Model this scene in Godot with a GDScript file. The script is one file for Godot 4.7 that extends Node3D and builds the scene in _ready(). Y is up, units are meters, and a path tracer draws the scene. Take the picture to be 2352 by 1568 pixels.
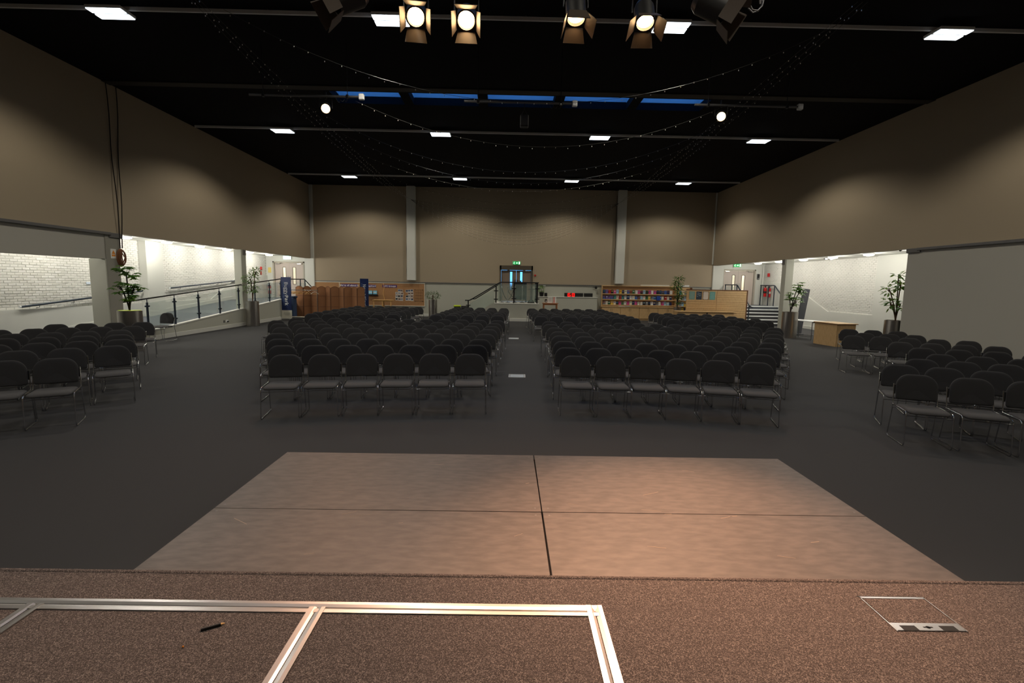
extends Node3D
# A worship hall seen from its stage: rows of charcoal chairs, corridors with brick walls on both sides, a glass balustrade, notice boards and a book wall.

# ---------------------------------------------------------------- mesh builder
class MB:
	var v := PackedVector3Array()
	var n := PackedVector3Array()
	var t := PackedVector2Array()
	var ix := PackedInt32Array()
	func _tri(a: int, b: int, c: int) -> void:
		var g := (v[b] - v[a]).cross(v[c] - v[a])
		if g.length_squared() < 1e-16:
			return
		if g.dot(n[a] + n[b] + n[c]) > 0.0:
			ix.append_array([a, c, b])
		else:
			ix.append_array([a, b, c])
	func poly(p: Array, nor: Vector3, uv: Array = []) -> MB:
		var s := v.size()
		for i in p.size():
			v.append(p[i])
			n.append(nor)
			t.append(uv[i] if uv.size() > i else Vector2.ZERO)
		for i in range(1, p.size() - 1):
			_tri(s, s + i, s + i + 1)
		return self
	func face(p: Array, from: Vector3) -> void:
		var nor: Vector3 = ((p[1] - p[0]) as Vector3).cross(p[2] - p[0]).normalized()
		var m := Vector3.ZERO
		for q in p:
			m += q
		if nor.dot(m / p.size() - from) < 0.0:
			nor = -nor
		poly(p, nor)
	func box(c: Vector3, s: Vector3, ch := 0.0, b := Basis.IDENTITY) -> MB:
		var h := s * 0.5
		if ch <= 0.0:
			for ax in 3:
				for sg in [-1.0, 1.0]:
					var d := Vector3.ZERO
					d[ax] = sg
					var u := Vector3.ZERO
					u[(ax + 1) % 3] = 1.0
					var w := Vector3.ZERO
					w[(ax + 2) % 3] = 1.0
					poly([c + b * ((d - u - w) * h), c + b * ((d + u - w) * h), c + b * ((d + u + w) * h), c + b * ((d - u + w) * h)], b * d, [Vector2(0, 1), Vector2(1, 1), Vector2(1, 0), Vector2(0, 0)])
			return self
		ch = minf(ch, minf(h.x, minf(h.y, h.z)) * 0.9)
		var P := {}
		for sx in [-1, 1]:
			for sy in [-1, 1]:
				for sz in [-1, 1]:
					var k := Vector3(sx, sy, sz)
					var q := k * h
					P[k] = [c + b * (q - Vector3(0, sy, sz) * ch), c + b * (q - Vector3(sx, 0, sz) * ch), c + b * (q - Vector3(sx, sy, 0) * ch)]
					face(P[k], c)
		for ax in 3:
			for sg in [-1, 1]:
				var f := []
				for e in [[-1, -1], [1, -1], [1, 1], [-1, 1]]:
					var k := Vector3.ZERO
					k[ax] = sg
					k[(ax + 1) % 3] = e[0]
					k[(ax + 2) % 3] = e[1]
					f.append(P[k][ax])
				face(f, c)
			for e in [[-1, -1], [1, -1], [1, 1], [-1, 1]]:
				var k0 := Vector3.ZERO
				k0[ax] = -1
				k0[(ax + 1) % 3] = e[0]
				k0[(ax + 2) % 3] = e[1]
				var k1 := k0
				k1[ax] = 1
				var a: int = (ax + 1) % 3
				var z: int = (ax + 2) % 3
				face([P[k0][a], P[k1][a], P[k1][z], P[k0][z]], c)
		return self
	func span(a: Vector3, z: Vector3, ch := 0.0) -> MB:      # a box from one corner to the other
		return box((a + z) * 0.5, (z - a).abs(), ch)
	func loft(rings: Array, caps := true, closed := false) -> MB:
		var m: int = rings[0].size()
		var s := v.size()
		var R := rings.size()
		var acc := PackedVector3Array()
		acc.resize(R * m)
		var quads := PackedInt32Array()
		var vol := 0.0
		for r in (R if closed else R - 1):
			var r2 := (r + 1) % R
			for i in m:
				var j := (i + 1) % m
				var a: Vector3 = rings[r][i]
				var b: Vector3 = rings[r][j]
				var c: Vector3 = rings[r2][j]
				var d: Vector3 = rings[r2][i]
				var g := (c - a).cross(d - b)
				for k in [r * m + i, r * m + j, r2 * m + j, r2 * m + i]:
					acc[k] += g
				vol += (a - rings[0][0]).dot((b - rings[0][0]).cross(c - rings[0][0])) + (a - rings[0][0]).dot((c - rings[0][0]).cross(d - rings[0][0]))
				quads.append_array([r * m + i, r * m + j, r2 * m + j, r2 * m + i])
		var sg := 1.0 if vol > 0.0 else -1.0
		for r in R:
			for i in m:
				v.append(rings[r][i])
				n.append((acc[r * m + i] * sg).normalized())
				t.append(Vector2(float(i) / m, float(r) / R))
		for q in range(0, quads.size(), 4):
			_tri(s + quads[q], s + quads[q + 1], s + quads[q + 2])
			_tri(s + quads[q], s + quads[q + 2], s + quads[q + 3])
		if caps and not closed:
			for e in [0, R - 1]:
				var mid := Vector3.ZERO
				for p in rings[e]:
					mid += p
				mid /= m
				var o := Vector3.ZERO
				for p in rings[1 if e == 0 else R - 2]:
					o += p
				var nor := Vector3.ZERO
				for i in m:
					nor += (rings[e][i] - mid).cross(rings[e][(i + 1) % m] - mid)
				nor = nor.normalized()
				if nor.dot(mid - o / m) < 0.0:
					nor = -nor
				var k := v.size()
				v.append(mid)
				n.append(nor)
				t.append(Vector2(0.5, 0.5))
				for p in rings[e]:
					v.append(p)
					n.append(nor)
					t.append(Vector2(0.5, 0.5))
				for i in m:
					_tri(k, k + 1 + i, k + 1 + (i + 1) % m)
		return self
	func tube(p: Array, r: float, sides := 8, closed := false) -> MB:
		var rings := []
		var up := Vector3.UP
		var count := p.size()
		for i in count:
			var a: Vector3 = p[(i - 1 + count) % count] if closed or i > 0 else p[i]
			var c: Vector3 = p[(i + 1) % count] if closed or i < count - 1 else p[i]
			var d := (c - a).normalized()
			if i == 0 and absf(d.dot(up)) > 0.9:
				up = Vector3.RIGHT
			var x := up.cross(d).normalized()
			up = d.cross(x).normalized()
			var ring := PackedVector3Array()
			for k in sides:
				var w := TAU * k / sides
				ring.append(p[i] + (x * cos(w) + up * sin(w)) * r)
			rings.append(ring)
		return loft(rings, true, closed)
	func lathe(prof: Array, segs := 24, c := Vector3.ZERO, b := Basis.IDENTITY) -> MB:   # [radius, height] pairs; a repeated pair makes a crease
		var rings := []
		for q in prof:
			var ring := PackedVector3Array()
			for k in segs:
				var w := TAU * k / segs
				ring.append(c + b * Vector3(cos(w) * q[0], q[1], sin(w) * q[0]))
			rings.append(ring)
		return loft(rings)
	func extrude(poly2: PackedVector2Array, depth: float, xf := Transform3D()) -> MB:
		var tri := Geometry2D.triangulate_polygon(poly2)
		for e in [0.0, depth]:
			var nor: Vector3 = xf.basis * Vector3(0, 0, 1 if e == depth and depth > 0 or e == 0.0 and depth < 0 else -1)
			var s := v.size()
			for q in poly2:
				v.append(xf * Vector3(q.x, q.y, e))
				n.append(nor)
				t.append(q)
			for i in range(0, tri.size(), 3):
				_tri(s + tri[i], s + tri[i + 1], s + tri[i + 2])
		var area := 0.0
		for i in poly2.size():
			area += poly2[i].cross(poly2[(i + 1) % poly2.size()])
		for i in poly2.size():
			var a := poly2[i]
			var c := poly2[(i + 1) % poly2.size()]
			var o := Vector3(c.y - a.y, a.x - c.x, 0) * signf(area)
			poly([xf * Vector3(a.x, a.y, 0), xf * Vector3(c.x, c.y, 0), xf * Vector3(c.x, c.y, depth), xf * Vector3(a.x, a.y, depth)], (xf.basis * o).normalized())
		return self
	func mesh(m: Material, to: ArrayMesh = null) -> ArrayMesh:
		var a := []
		a.resize(Mesh.ARRAY_MAX)
		a[Mesh.ARRAY_VERTEX] = v
		a[Mesh.ARRAY_NORMAL] = n
		a[Mesh.ARRAY_TEX_UV] = t
		a[Mesh.ARRAY_INDEX] = ix
		var out := to if to else ArrayMesh.new()
		out.add_surface_from_arrays(Mesh.PRIMITIVE_TRIANGLES, a)
		out.surface_set_material(out.get_surface_count() - 1, m)
		return out

# ---------------------------------------------------------------- naming helpers
var used := {}
var M := {}
const NTH := ["zeroth", "first", "second", "third", "fourth", "fifth", "sixth", "seventh", "eighth", "ninth", "tenth", "eleventh", "twelfth", "thirteenth", "fourteenth", "fifteenth", "sixteenth", "seventeenth", "eighteenth", "nineteenth", "twentieth", "twenty-first", "twenty-second", "twenty-third", "twenty-fourth", "twenty-fifth", "twenty-sixth", "twenty-seventh", "twenty-eighth"]

func V(x: float, y: float, z: float) -> Vector3:
	return Vector3(x, y, z)

func numbered(called: String) -> String:
	var k: int = used.get(called, 0)
	used[called] = k + 1
	return called if k == 0 else "%s_%03d" % [called, k]

func tag(o: Node, label: String, category: String, group := "", kind := "") -> Node:
	o.set_meta("label", label)
	if category:
		o.set_meta("category", category)
	if group:
		o.set_meta("group", group)
	if kind:
		o.set_meta("kind", kind)
	return o

func thing(called: String, label: String, category: String, at := Vector3.ZERO, turn := 0.0, group := "") -> Node3D:
	var o := Node3D.new()
	o.name = numbered(called)
	add_child(o, true)
	o.position = at
	o.rotation.y = turn
	tag(o, label, category, group)
	return o

func put(called: String, mesh: Mesh, parent: Node = null, at := Vector3.ZERO) -> MeshInstance3D:
	var o := MeshInstance3D.new()
	o.mesh = mesh
	o.position = at
	if parent:
		o.name = called
		parent.add_child(o, true)
	else:
		o.name = numbered(called)
		add_child(o, true)
	return o

func part(called: String, b: MB, m: Material, parent: Node = null) -> MeshInstance3D:
	return put(called, b.mesh(m), parent)

func solid(called: String, b: MB, m: Material, label: String, category: String, group := "") -> MeshInstance3D:
	var o := part(called, b, m)
	tag(o, label, category, group)
	return o

func struct(called: String, b: MB, m: Material, label: String) -> MeshInstance3D:
	var o := part(called, b, m)
	tag(o, label, "", "", "structure")
	return o

func words(text: String, size: float, m: Material, parent: Node, at: Vector3, b := Basis.IDENTITY, bold := false, depth := 0.004, align := HORIZONTAL_ALIGNMENT_CENTER) -> MeshInstance3D:
	var f := SystemFont.new()
	f.font_names = PackedStringArray(["Droid Sans"])
	if bold:
		f.font_weight = 700
	var tm := TextMesh.new()
	tm.text = text
	tm.font = f
	tm.font_size = 64
	tm.pixel_size = size / 64.0
	tm.depth = depth
	tm.horizontal_alignment = align
	tm.material = m
	var o := put("lettering", tm, parent, at)
	o.basis = b
	return o

# ---------------------------------------------------------------- materials
func mat(c: Color, rough := 0.6, metal := 0.0, spec := 0.5) -> StandardMaterial3D:
	var m := StandardMaterial3D.new()
	m.albedo_color = c
	m.roughness = rough
	m.metallic = metal
	m.metallic_specular = spec
	return m

func rgb(r: int, g: int, b: int) -> Color:
	return Color8(r, g, b)

func noise(seed_: int, freq: float, kind := FastNoiseLite.TYPE_SIMPLEX_SMOOTH, octaves := 3) -> FastNoiseLite:
	var f := FastNoiseLite.new()
	f.seed = seed_
	f.frequency = freq
	f.noise_type = kind
	f.fractal_octaves = octaves
	return f

func tex(f: FastNoiseLite, stops: Array, size := 512) -> NoiseTexture2D:
	var t := NoiseTexture2D.new()
	t.width = size
	t.height = size
	t.seamless = true
	t.noise = f
	if stops.size():
		var g := Gradient.new()
		var o := PackedFloat32Array()
		var c := PackedColorArray()
		for s in stops:
			o.append(s[0])
			c.append(s[1])
		g.offsets = o
		g.colors = c
		t.color_ramp = g
	return t

func textured(t: Texture2D, scale: Vector3, rough := 0.8, bump: Texture2D = null, height := 0.0, world := true) -> StandardMaterial3D:
	var m := mat(Color.WHITE, rough)
	m.albedo_texture = t
	m.uv1_triplanar = true
	m.uv1_world_triplanar = world
	m.uv1_triplanar_sharpness = 8.0
	m.uv1_scale = scale
	if bump:
		m.heightmap_enabled = true
		m.heightmap_texture = bump
		m.heightmap_scale = height
	return m

func glow(c: Color, e: float) -> StandardMaterial3D:
	var m := mat(c, 0.5)
	m.emission_enabled = true
	m.emission = c
	m.emission_energy_multiplier = e
	return m

func make_materials() -> void:
	# stage carpet: salt-and-pepper loop pile
	var fine := noise(11, 0.19, FastNoiseLite.TYPE_VALUE, 2)
	M.stage_carpet = textured(tex(fine, [[0.0, rgb(52, 47, 48)], [0.42, rgb(76, 70, 70)], [0.58, rgb(96, 89, 89)], [0.72, rgb(122, 115, 113)], [1.0, rgb(160, 152, 149)]], 1024), Vector3.ONE * 1.7, 0.97, tex(noise(12, 0.16, FastNoiseLite.TYPE_VALUE, 2), [], 1024), 0.25)
	M.hall_carpet = mat(rgb(54, 54, 57), 0.95)
	M.ramp_carpet = mat(rgb(84, 88, 97), 0.95)
	M.tan = mat(rgb(166, 152, 131), 0.85)
	M.white = mat(rgb(212, 213, 207), 0.7)
	M.low_wall = mat(rgb(184, 185, 174), 0.8)
	M.partition = mat(rgb(175, 173, 165), 0.75)
	M.concrete = mat(rgb(150, 148, 139), 0.85)
	M.ceiling = mat(rgb(27, 27, 30), 0.9, 0.0, 0.2)
	M.dark_steel = mat(rgb(38, 34, 32), 0.7)
	M.shaft = mat(rgb(190, 196, 205), 0.8)
	M.brick = [mat(rgb(222, 221, 216), 0.75), mat(rgb(228, 227, 223), 0.7), mat(rgb(214, 213, 207), 0.8)]
	M.mortar = mat(rgb(196, 195, 189), 0.9)
	# furniture
	M.fabric = mat(rgb(46, 46, 49), 0.95)
	M.fabric.rim_enabled = true
	M.fabric.rim = 0.35
	M.fabric.rim_tint = 0.3
	M.seat_fabric = mat(rgb(78, 77, 79), 0.95)
	M.seat_fabric.rim_enabled = true
	M.seat_fabric.rim = 0.3
	M.chrome = mat(rgb(205, 207, 210), 0.16, 1.0)
	M.steel = mat(rgb(176, 172, 168), 0.28, 1.0)
	M.steel.anisotropy_enabled = false
	M.aluminium = mat(rgb(188, 188, 190), 0.34, 1.0)
	M.black = mat(rgb(20, 20, 22), 0.5)
	M.black_metal = mat(rgb(24, 24, 27), 0.4, 0.3)
	M.rail = mat(rgb(44, 54, 68), 0.35, 0.4)
	M.dark_rail = mat(rgb(20, 22, 26), 0.4, 0.3)
	M.grey_metal = mat(rgb(120, 120, 122), 0.5, 0.6)
	M.glass = mat(Color(0.80, 0.93, 0.88, 0.14), 0.03)
	M.glass.transparency = BaseMaterial3D.TRANSPARENCY_ALPHA
	M.clear = mat(Color(0.95, 0.97, 1.0, 0.06), 0.02)
	M.clear.transparency = BaseMaterial3D.TRANSPARENCY_ALPHA
	var grain := tex(noise(23, 0.03, FastNoiseLite.TYPE_SIMPLEX_SMOOTH, 4), [[0.0, rgb(183, 147, 100)], [0.5, rgb(205, 170, 122)], [1.0, rgb(216, 184, 138)]], 512)
	M.oak = textured(grain, V(3.0, 0.25, 3.0), 0.5)
	M.pine = textured(tex(noise(24, 0.03, FastNoiseLite.TYPE_SIMPLEX_SMOOTH, 4), [[0.0, rgb(214, 166, 100)], [1.0, rgb(232, 190, 130)]], 256), V(0.4, 3.0, 3.0), 0.5)
	M.redwood = mat(rgb(168, 108, 66), 0.55)
	M.cork = textured(tex(noise(25, 0.12, FastNoiseLite.TYPE_VALUE, 2), [[0.0, rgb(158, 116, 78)], [1.0, rgb(186, 142, 100)]], 512), Vector3.ONE * 1.2, 0.9)
	M.wicker = textured(tex(noise(26, 0.25, FastNoiseLite.TYPE_CELLULAR, 2), [[0.0, rgb(128, 84, 54)], [1.0, rgb(182, 132, 92)]], 512), V(2.0, 1.6, 2.0), 0.85)
	M.cane = mat(rgb(112, 72, 46), 0.7)
	M.deck = textured(tex(noise(27, 0.010, FastNoiseLite.TYPE_SIMPLEX_SMOOTH, 5), [[0.0, rgb(80, 76, 75)], [0.5, rgb(92, 87, 86)], [1.0, rgb(104, 98, 96)]], 1024), V(0.5, 0.5, 1.4), 0.5)
	M.door_dark = mat(rgb(132, 117, 105), 0.55)
	M.door_frame_dark = mat(rgb(84, 75, 62), 0.6)
	M.door_pale = mat(rgb(196, 184, 176), 0.55)
	M.door_frame_pale = mat(rgb(176, 170, 158), 0.6)
	M.navy = mat(rgb(12, 38, 92), 0.45)
	M.cream = mat(rgb(222, 218, 204), 0.6)
	M.paper = mat(rgb(232, 232, 230), 0.7)
	M.print_white = mat(rgb(236, 238, 240), 0.7)
	M.purple = mat(rgb(66, 24, 118), 0.6)
	M.red = mat(rgb(205, 24, 26), 0.35)
	M.orange = mat(rgb(226, 140, 40), 0.5)
	M.yellow = mat(rgb(226, 206, 120), 0.6)
	M.lime = mat(rgb(190, 214, 26), 0.5)
	M.soil = mat(rgb(52, 40, 28), 0.95)
	M.bark = mat(rgb(88, 64, 46), 0.9)
	M.dark_bark = mat(rgb(40, 34, 30), 0.9)
	for k in 4:
		var c: Color = [rgb(60, 104, 42), rgb(86, 128, 48), rgb(44, 82, 40), rgb(70, 92, 64)][k]
		var lf := mat(c, 0.4)
		lf.backlight_enabled = true
		lf.backlight = Color(0.35, 0.4, 0.15)
		M["leaf%d" % k] = lf
	M.wire = mat(rgb(60, 60, 58), 0.5)
	M.bulb = mat(rgb(250, 246, 236), 0.15)
	M.rope_brown = mat(rgb(126, 84, 56), 0.8)
	M.led = glow(Color(0.93, 0.97, 1.0), 3.5)
	M.disc = glow(Color(1.0, 0.97, 0.9), 4.0)
	M.spot_lens = glow(Color(1.0, 0.80, 0.56), 30.0)
	M.exit_green = glow(Color(0.05, 0.62, 0.30), 0.8)
	M.exit_white = glow(Color(0.9, 1.0, 0.95), 1.2)
	M.digit = glow(Color(1.0, 0.06, 0.04), 2.2)

func seg(b: Basis, x0: float, x1: float) -> Vector2:
	return Vector2(x0, x1)

# ---------------------------------------------------------------- lights
func lamp_area(parent: Node, at: Vector3, size: Vector2, c: Color, e: float) -> void:
	var l := AreaLight3D.new()
	l.name = "area_light"
	l.area_size = size
	l.area_normalize_energy = true
	l.light_color = c
	l.light_energy = e
	l.area_range = 60.0
	l.area_attenuation = 2.0
	l.shadow_enabled = true
	parent.add_child(l, true)
	l.position = at
	l.rotation_degrees.x = -90

func lamp_omni(parent: Node, at: Vector3, c: Color, e: float, size := 0.1) -> void:
	var l := OmniLight3D.new()
	l.name = "omni_light"
	l.light_color = c
	l.light_energy = e
	l.light_size = size
	l.omni_range = 40.0
	l.omni_attenuation = 2.0
	l.shadow_enabled = true
	parent.add_child(l, true)
	l.position = at

func lamp_spot(parent: Node3D, at: Vector3, to: Vector3, c: Color, e: float, angle: float, soft := 0.6, size := 0.08) -> void:
	var l := SpotLight3D.new()
	l.name = "spot_light"
	l.light_color = c
	l.light_energy = e
	l.spot_angle = angle
	l.spot_angle_attenuation = soft
	l.light_size = size
	l.spot_range = 60.0
	l.spot_attenuation = 2.0
	l.shadow_enabled = true
	parent.add_child(l, true)
	l.position = at
	l.basis = Basis.looking_at(to - at, Vector3.RIGHT if absf((to - at).normalized().x) < 0.9 else Vector3.UP)

# ---------------------------------------------------------------- main dimensions (metres)
const XL := -11.28    # hall side walls
const XR := 12.14
const XBL := -13.9    # outer walls of the side corridors
const XBR := 15.25
const YC := 7.4       # ceiling
const YP := 3.25      # underside of the upper side walls
const YB := 3.38      # corridor ceilings
const ZB := -28.9     # back wall
const ZF := 6.0       # wall behind the stage
const YL := 0.97      # landings at the back
const STAGE := 0.56
const TILT := -0.0088 # the stage stands a touch askew in the room
# energies
const E_LED := 12.5
const E_DISC := 1.6
const LED_COLOR := Color(1.0, 0.96, 0.88)
const SPOT_COLOR := Color(1.0, 0.74, 0.56)

func _ready() -> void:
	# camera
	var cam := Camera3D.new()
	cam.name = "camera"
	add_child(cam)
	cam.fov = rad_to_deg(2.0 * atan(784.0 / 1125.08))
	cam.near = 0.05
	cam.far = 200.0
	cam.position = V(0, 2.0, 0)
	cam.basis = Basis(Vector3.UP, -0.01502) * Basis(Vector3.RIGHT, -0.11736) * Basis(Vector3.BACK, 0.01724)
	cam.current = true
	# dusk sky and exposure
	var env := Environment.new()
	var sky := Sky.new()
	var sm := ProceduralSkyMaterial.new()
	sm.sky_top_color = rgb(52, 122, 200)
	sm.sky_horizon_color = rgb(92, 168, 226)
	sm.ground_horizon_color = rgb(60, 80, 100)
	sm.ground_bottom_color = rgb(30, 34, 40)
	sm.sky_energy_multiplier = 1.7
	sky.sky_material = sm
	env.background_mode = Environment.BG_SKY
	env.sky = sky
	env.tonemap_mode = Environment.TONE_MAPPER_LINEAR
	env.tonemap_exposure = 1.0
	env.sdfgi_enabled = true
	env.ssao_enabled = true
	env.ssil_enabled = true
	var we := WorldEnvironment.new()
	we.name = "world_environment"
	we.environment = env
	add_child(we)
	make_materials()
	build_shell()
	build_skylights()
	build_corridors()
	build_doors()
	build_stage()
	build_lamps()
	build_chairs()
	build_back_left()
	build_back_centre()
	build_back_right()
	build_right_side()
	build_plants()
	build_rigging()
	build_fairy_lights()
	build_small_things()

# ---------------------------------------------------------------- the room
func build_shell() -> void:
	struct("floor", MB.new().span(V(-14.2, -0.2, ZB - 0.3), V(15.6, 0, ZF)), M.hall_carpet, "dark charcoal carpet of the hall floor")
	# ceiling with the openings of ten skylights
	var b := MB.new()
	var y0 := YC
	var y1 := YC + 0.22
	var zs := [ZF, -7.35, -8.3, -14.88, -15.83, ZB - 0.3]
	for k in 5:
		if k % 2 == 0:
			b.span(V(XL - 0.3, y0, zs[k + 1]), V(XR + 0.3, y1, zs[k]))
		else:
			var x := XL - 0.3
			for s in 5:
				b.span(V(x, y0, zs[k + 1]), V(-5.16 + 2.27 * s, y1, zs[k]))
				x = -5.16 + 2.27 * s + 1.99
			b.span(V(x, y0, zs[k + 1]), V(XR + 0.3, y1, zs[k]))
	struct("ceiling", b, M.ceiling, "matt black ceiling of the hall")
	for z in [-14.45, -6.9]:
		struct("trim_beam", MB.new().span(V(XL, YC - 0.03, z - 0.3), V(XR, YC, z), 0.01), M.dark_steel, "dark beam across the ceiling in front of the skylights")
	# upper side walls
	struct("wall_left", MB.new().span(V(XL - 0.24, YP, ZB), V(XL, YC, ZF)), M.tan, "taupe upper wall above the ramp corridor")
	struct("wall_right", MB.new().span(V(XR, YP, ZB), V(XR + 0.24, YC, ZF)), M.tan, "taupe upper wall above the stair corridor")
	struct("wall_front", MB.new().span(V(-14.2, 0, ZF), V(15.6, YC + 0.2, ZF + 0.2)), M.low_wall, "plain wall behind the stage")
	# back wall: white-grey base and proud taupe cladding, both open round the double door
	var dx0 := -0.35
	var dx1 := 1.58
	b = MB.new()
	b.span(V(XL - 0.3, 0, ZB - 0.25), V(dx0, YC, ZB)).span(V(dx1, 0, ZB - 0.25), V(XR + 0.3, YC, ZB))
	b.span(V(dx0, 3.05, ZB - 0.25), V(dx1, YC, ZB)).span(V(dx0, 0, ZB - 0.25), V(dx1, YL, ZB))
	var wb := struct("wall_back", b, M.low_wall, "back wall with a pale grey base and taupe cladding")
	b = MB.new()
	b.span(V(XL + 0.02, 2.0, ZB), V(dx0, YC, ZB + 0.05)).span(V(dx1, 2.0, ZB), V(XR - 0.02, YC, ZB + 0.05)).span(V(dx0, 3.05, ZB), V(dx1, YC, ZB + 0.05))
	part("cladding", b, M.tan, wb)
	b = MB.new().span(V(XL, 1.955, ZB), V(-0.4, 1.995, ZB + 0.06), 0.005).span(V(1.6, 1.955, ZB), V(XR, 1.995, ZB + 0.06), 0.005)
	struct("trim_back", b, M.grey_metal, "thin metal trim under the taupe cladding")
	# corner boxings
	struct("trim_corner", MB.new().span(V(XL, 3.3, ZB), V(XL + 0.2, YC, ZB + 0.12), 0.02).span(V(XL - 0.35, 0, ZB), V(XL + 0.2, 3.3, ZB + 0.14), 0.02), M.white, "white boxed pipe in the corner beside the notice board")
	struct("trim_corner", MB.new().span(V(XR - 0.09, 3.3, ZB), V(XR, YC, ZB + 0.1), 0.02).span(V(XR - 0.02, 0, ZB), V(XR + 0.62, 3.25, ZB + 0.14), 0.02), M.white, "white boxed pipe in the corner beside the stairs")
	# two flat columns on the back wall, each with its cable
	for s in 2:
		var x: float = [-5.71, 6.37][s]
		struct("trim_column", MB.new().span(V(x, 2.09, ZB), V(x + 0.5, YC, ZB + 0.3), 0.02), M.white, "pale grey flat column on the back wall, the one %s" % ["above the notice board", "above the bookshelf"][s])
		var pts := []
		for k in 13:
			pts.append(V(x - 0.035 + 0.012 * sin(k * 2.1), 7.1 - 0.4 * k, ZB + 0.1))
		solid("cable", MB.new().tube(pts, 0.012, 5), M.black, "dark cable running down beside the column %s" % ["above the notice board", "above the bookshelf"][s], "cable")
	struct("baseboard_back", MB.new().span(V(-8.0, 0, ZB), V(-0.6, 0.16, ZB + 0.03), 0.01).span(V(1.8, 0, ZB), V(5.6, 0.16, ZB + 0.03), 0.01), M.white, "white skirting board of the back wall")
	# lobby of the outdoors behind the back door: ground and a hedge
	struct("ground", MB.new().span(V(-20, -0.1, -60), V(22, -0.02, ZB - 0.3)), mat(rgb(90, 95, 90), 0.9), "paving outside the back door")
	var rng := RandomNumberGenerator.new()
	rng.seed = 4
	b = MB.new()
	for k in 260:
		var p := V(rng.randf_range(-1.0, 5.5), rng.randf_range(0.2, 3.1), -36.0 + rng.randf_range(-0.8, 0.8))
		if p.y > 2.0 + 0.3 * (p.x - 0.5):
			continue
		b.box(p, V(0.22, 0.02, 0.3) * rng.randf_range(0.6, 1.4), 0.0, Basis.from_euler(V(rng.randf() * 3, rng.randf() * 3, rng.randf() * 3)))
	var hg := solid("hedge", b, M.leaf2, "dark hedge outside, seen through the door glass", "hedge")
	hg.set_meta("kind", "stuff")

func build_skylights() -> void:
	for r in 2:
		var z1: float = [-14.88, -7.35][r]
		var z0 := z1 - 0.95
		for s in 5:
			var x0 := -5.16 + 2.27 * s
			var x1 := x0 + 1.99
			var h := YC + 0.75
			var w := MB.new()
			w.span(V(x0 - 0.1, YC + 0.2, z0 - 0.1), V(x1 + 0.1, h, z0)).span(V(x0 - 0.1, YC + 0.2, z1), V(x1 + 0.1, h, z1 + 0.1))
			w.span(V(x0 - 0.1, YC + 0.2, z0), V(x0, h, z1)).span(V(x1, YC + 0.2, z0), V(x1 + 0.1, h, z1))
			var o := struct("window_%d" % (1 + s + 5 * r), w, M.shaft, "skylight number %d from the ramp side, %s" % [s + 1, ["before the lighting bars", "high above the stage front"][r]])
			part("pane", MB.new().span(V(x0, h - 0.06, z0), V(x1, h - 0.05, z1)), M.clear, o)
			part("frame", MB.new().span(V((x0 + x1) * 0.5 - 0.03, h - 0.1, z0), V((x0 + x1) * 0.5 + 0.03, h - 0.04, z1)), M.shaft, o)

func ramp_y(z: float) -> float:
	return clampf((-z - 12.2) / 12.8, 0.0, 1.0) * YL

func brick_wall(called: String, x: float, side: float, z0: float, z1: float, y0: float, y1: float, near_z: float, label: String) -> void:
	# side is the direction the bricks face; z0 is the near end
	var o := struct(called, MB.new().span(V(x, 0, z1), V(x - side * 0.25, y1 + 0.4, z0)), M.mortar, label)
	var bm := []
	for k in 3:
		bm.append(MB.new().box(Vector3.ZERO, V(0.05, 0.064, 0.214), 0.006).mesh(M.brick[k]))
	var rng := RandomNumberGenerator.new()
	rng.seed = int(absf(x) * 10)
	var rest := []
	var count := 0
	var col := 0
	var z := z0
	while z > z1 + 0.1:
		for row in int((y1 - y0) / 0.075):
			var p := V(x + side * rng.randf_range(-0.006, 0.006) - side * 0.014, y0 + 0.075 * row + 0.037, z - 0.112 - (0.112 if row % 2 else 0.0))
			var bs := Basis.from_euler(V(rng.randf_range(-0.012, 0.012), rng.randf_range(-0.02, 0.02), 0))
			if p.z < near_z and count < 290 and p.z < z0 - 0.3:
				var q := put("brick", bm[rng.randi() % 3], o, p)
				q.basis = bs
				count += 1
			else:
				rest.append(Transform3D(bs, p))
		z -= 0.225
	var mm := MultiMesh.new()
	mm.transform_format = MultiMesh.TRANSFORM_3D
	mm.mesh = bm[0]
	mm.instance_count = rest.size()
	for i in rest.size():
		mm.set_instance_transform(i, rest[i])
	var mi := MultiMeshInstance3D.new()
	mi.multimesh = mm
	mi.name = "brickwork"
	mi.set_meta("kind", "stuff")
	o.add_child(mi, true)

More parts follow.
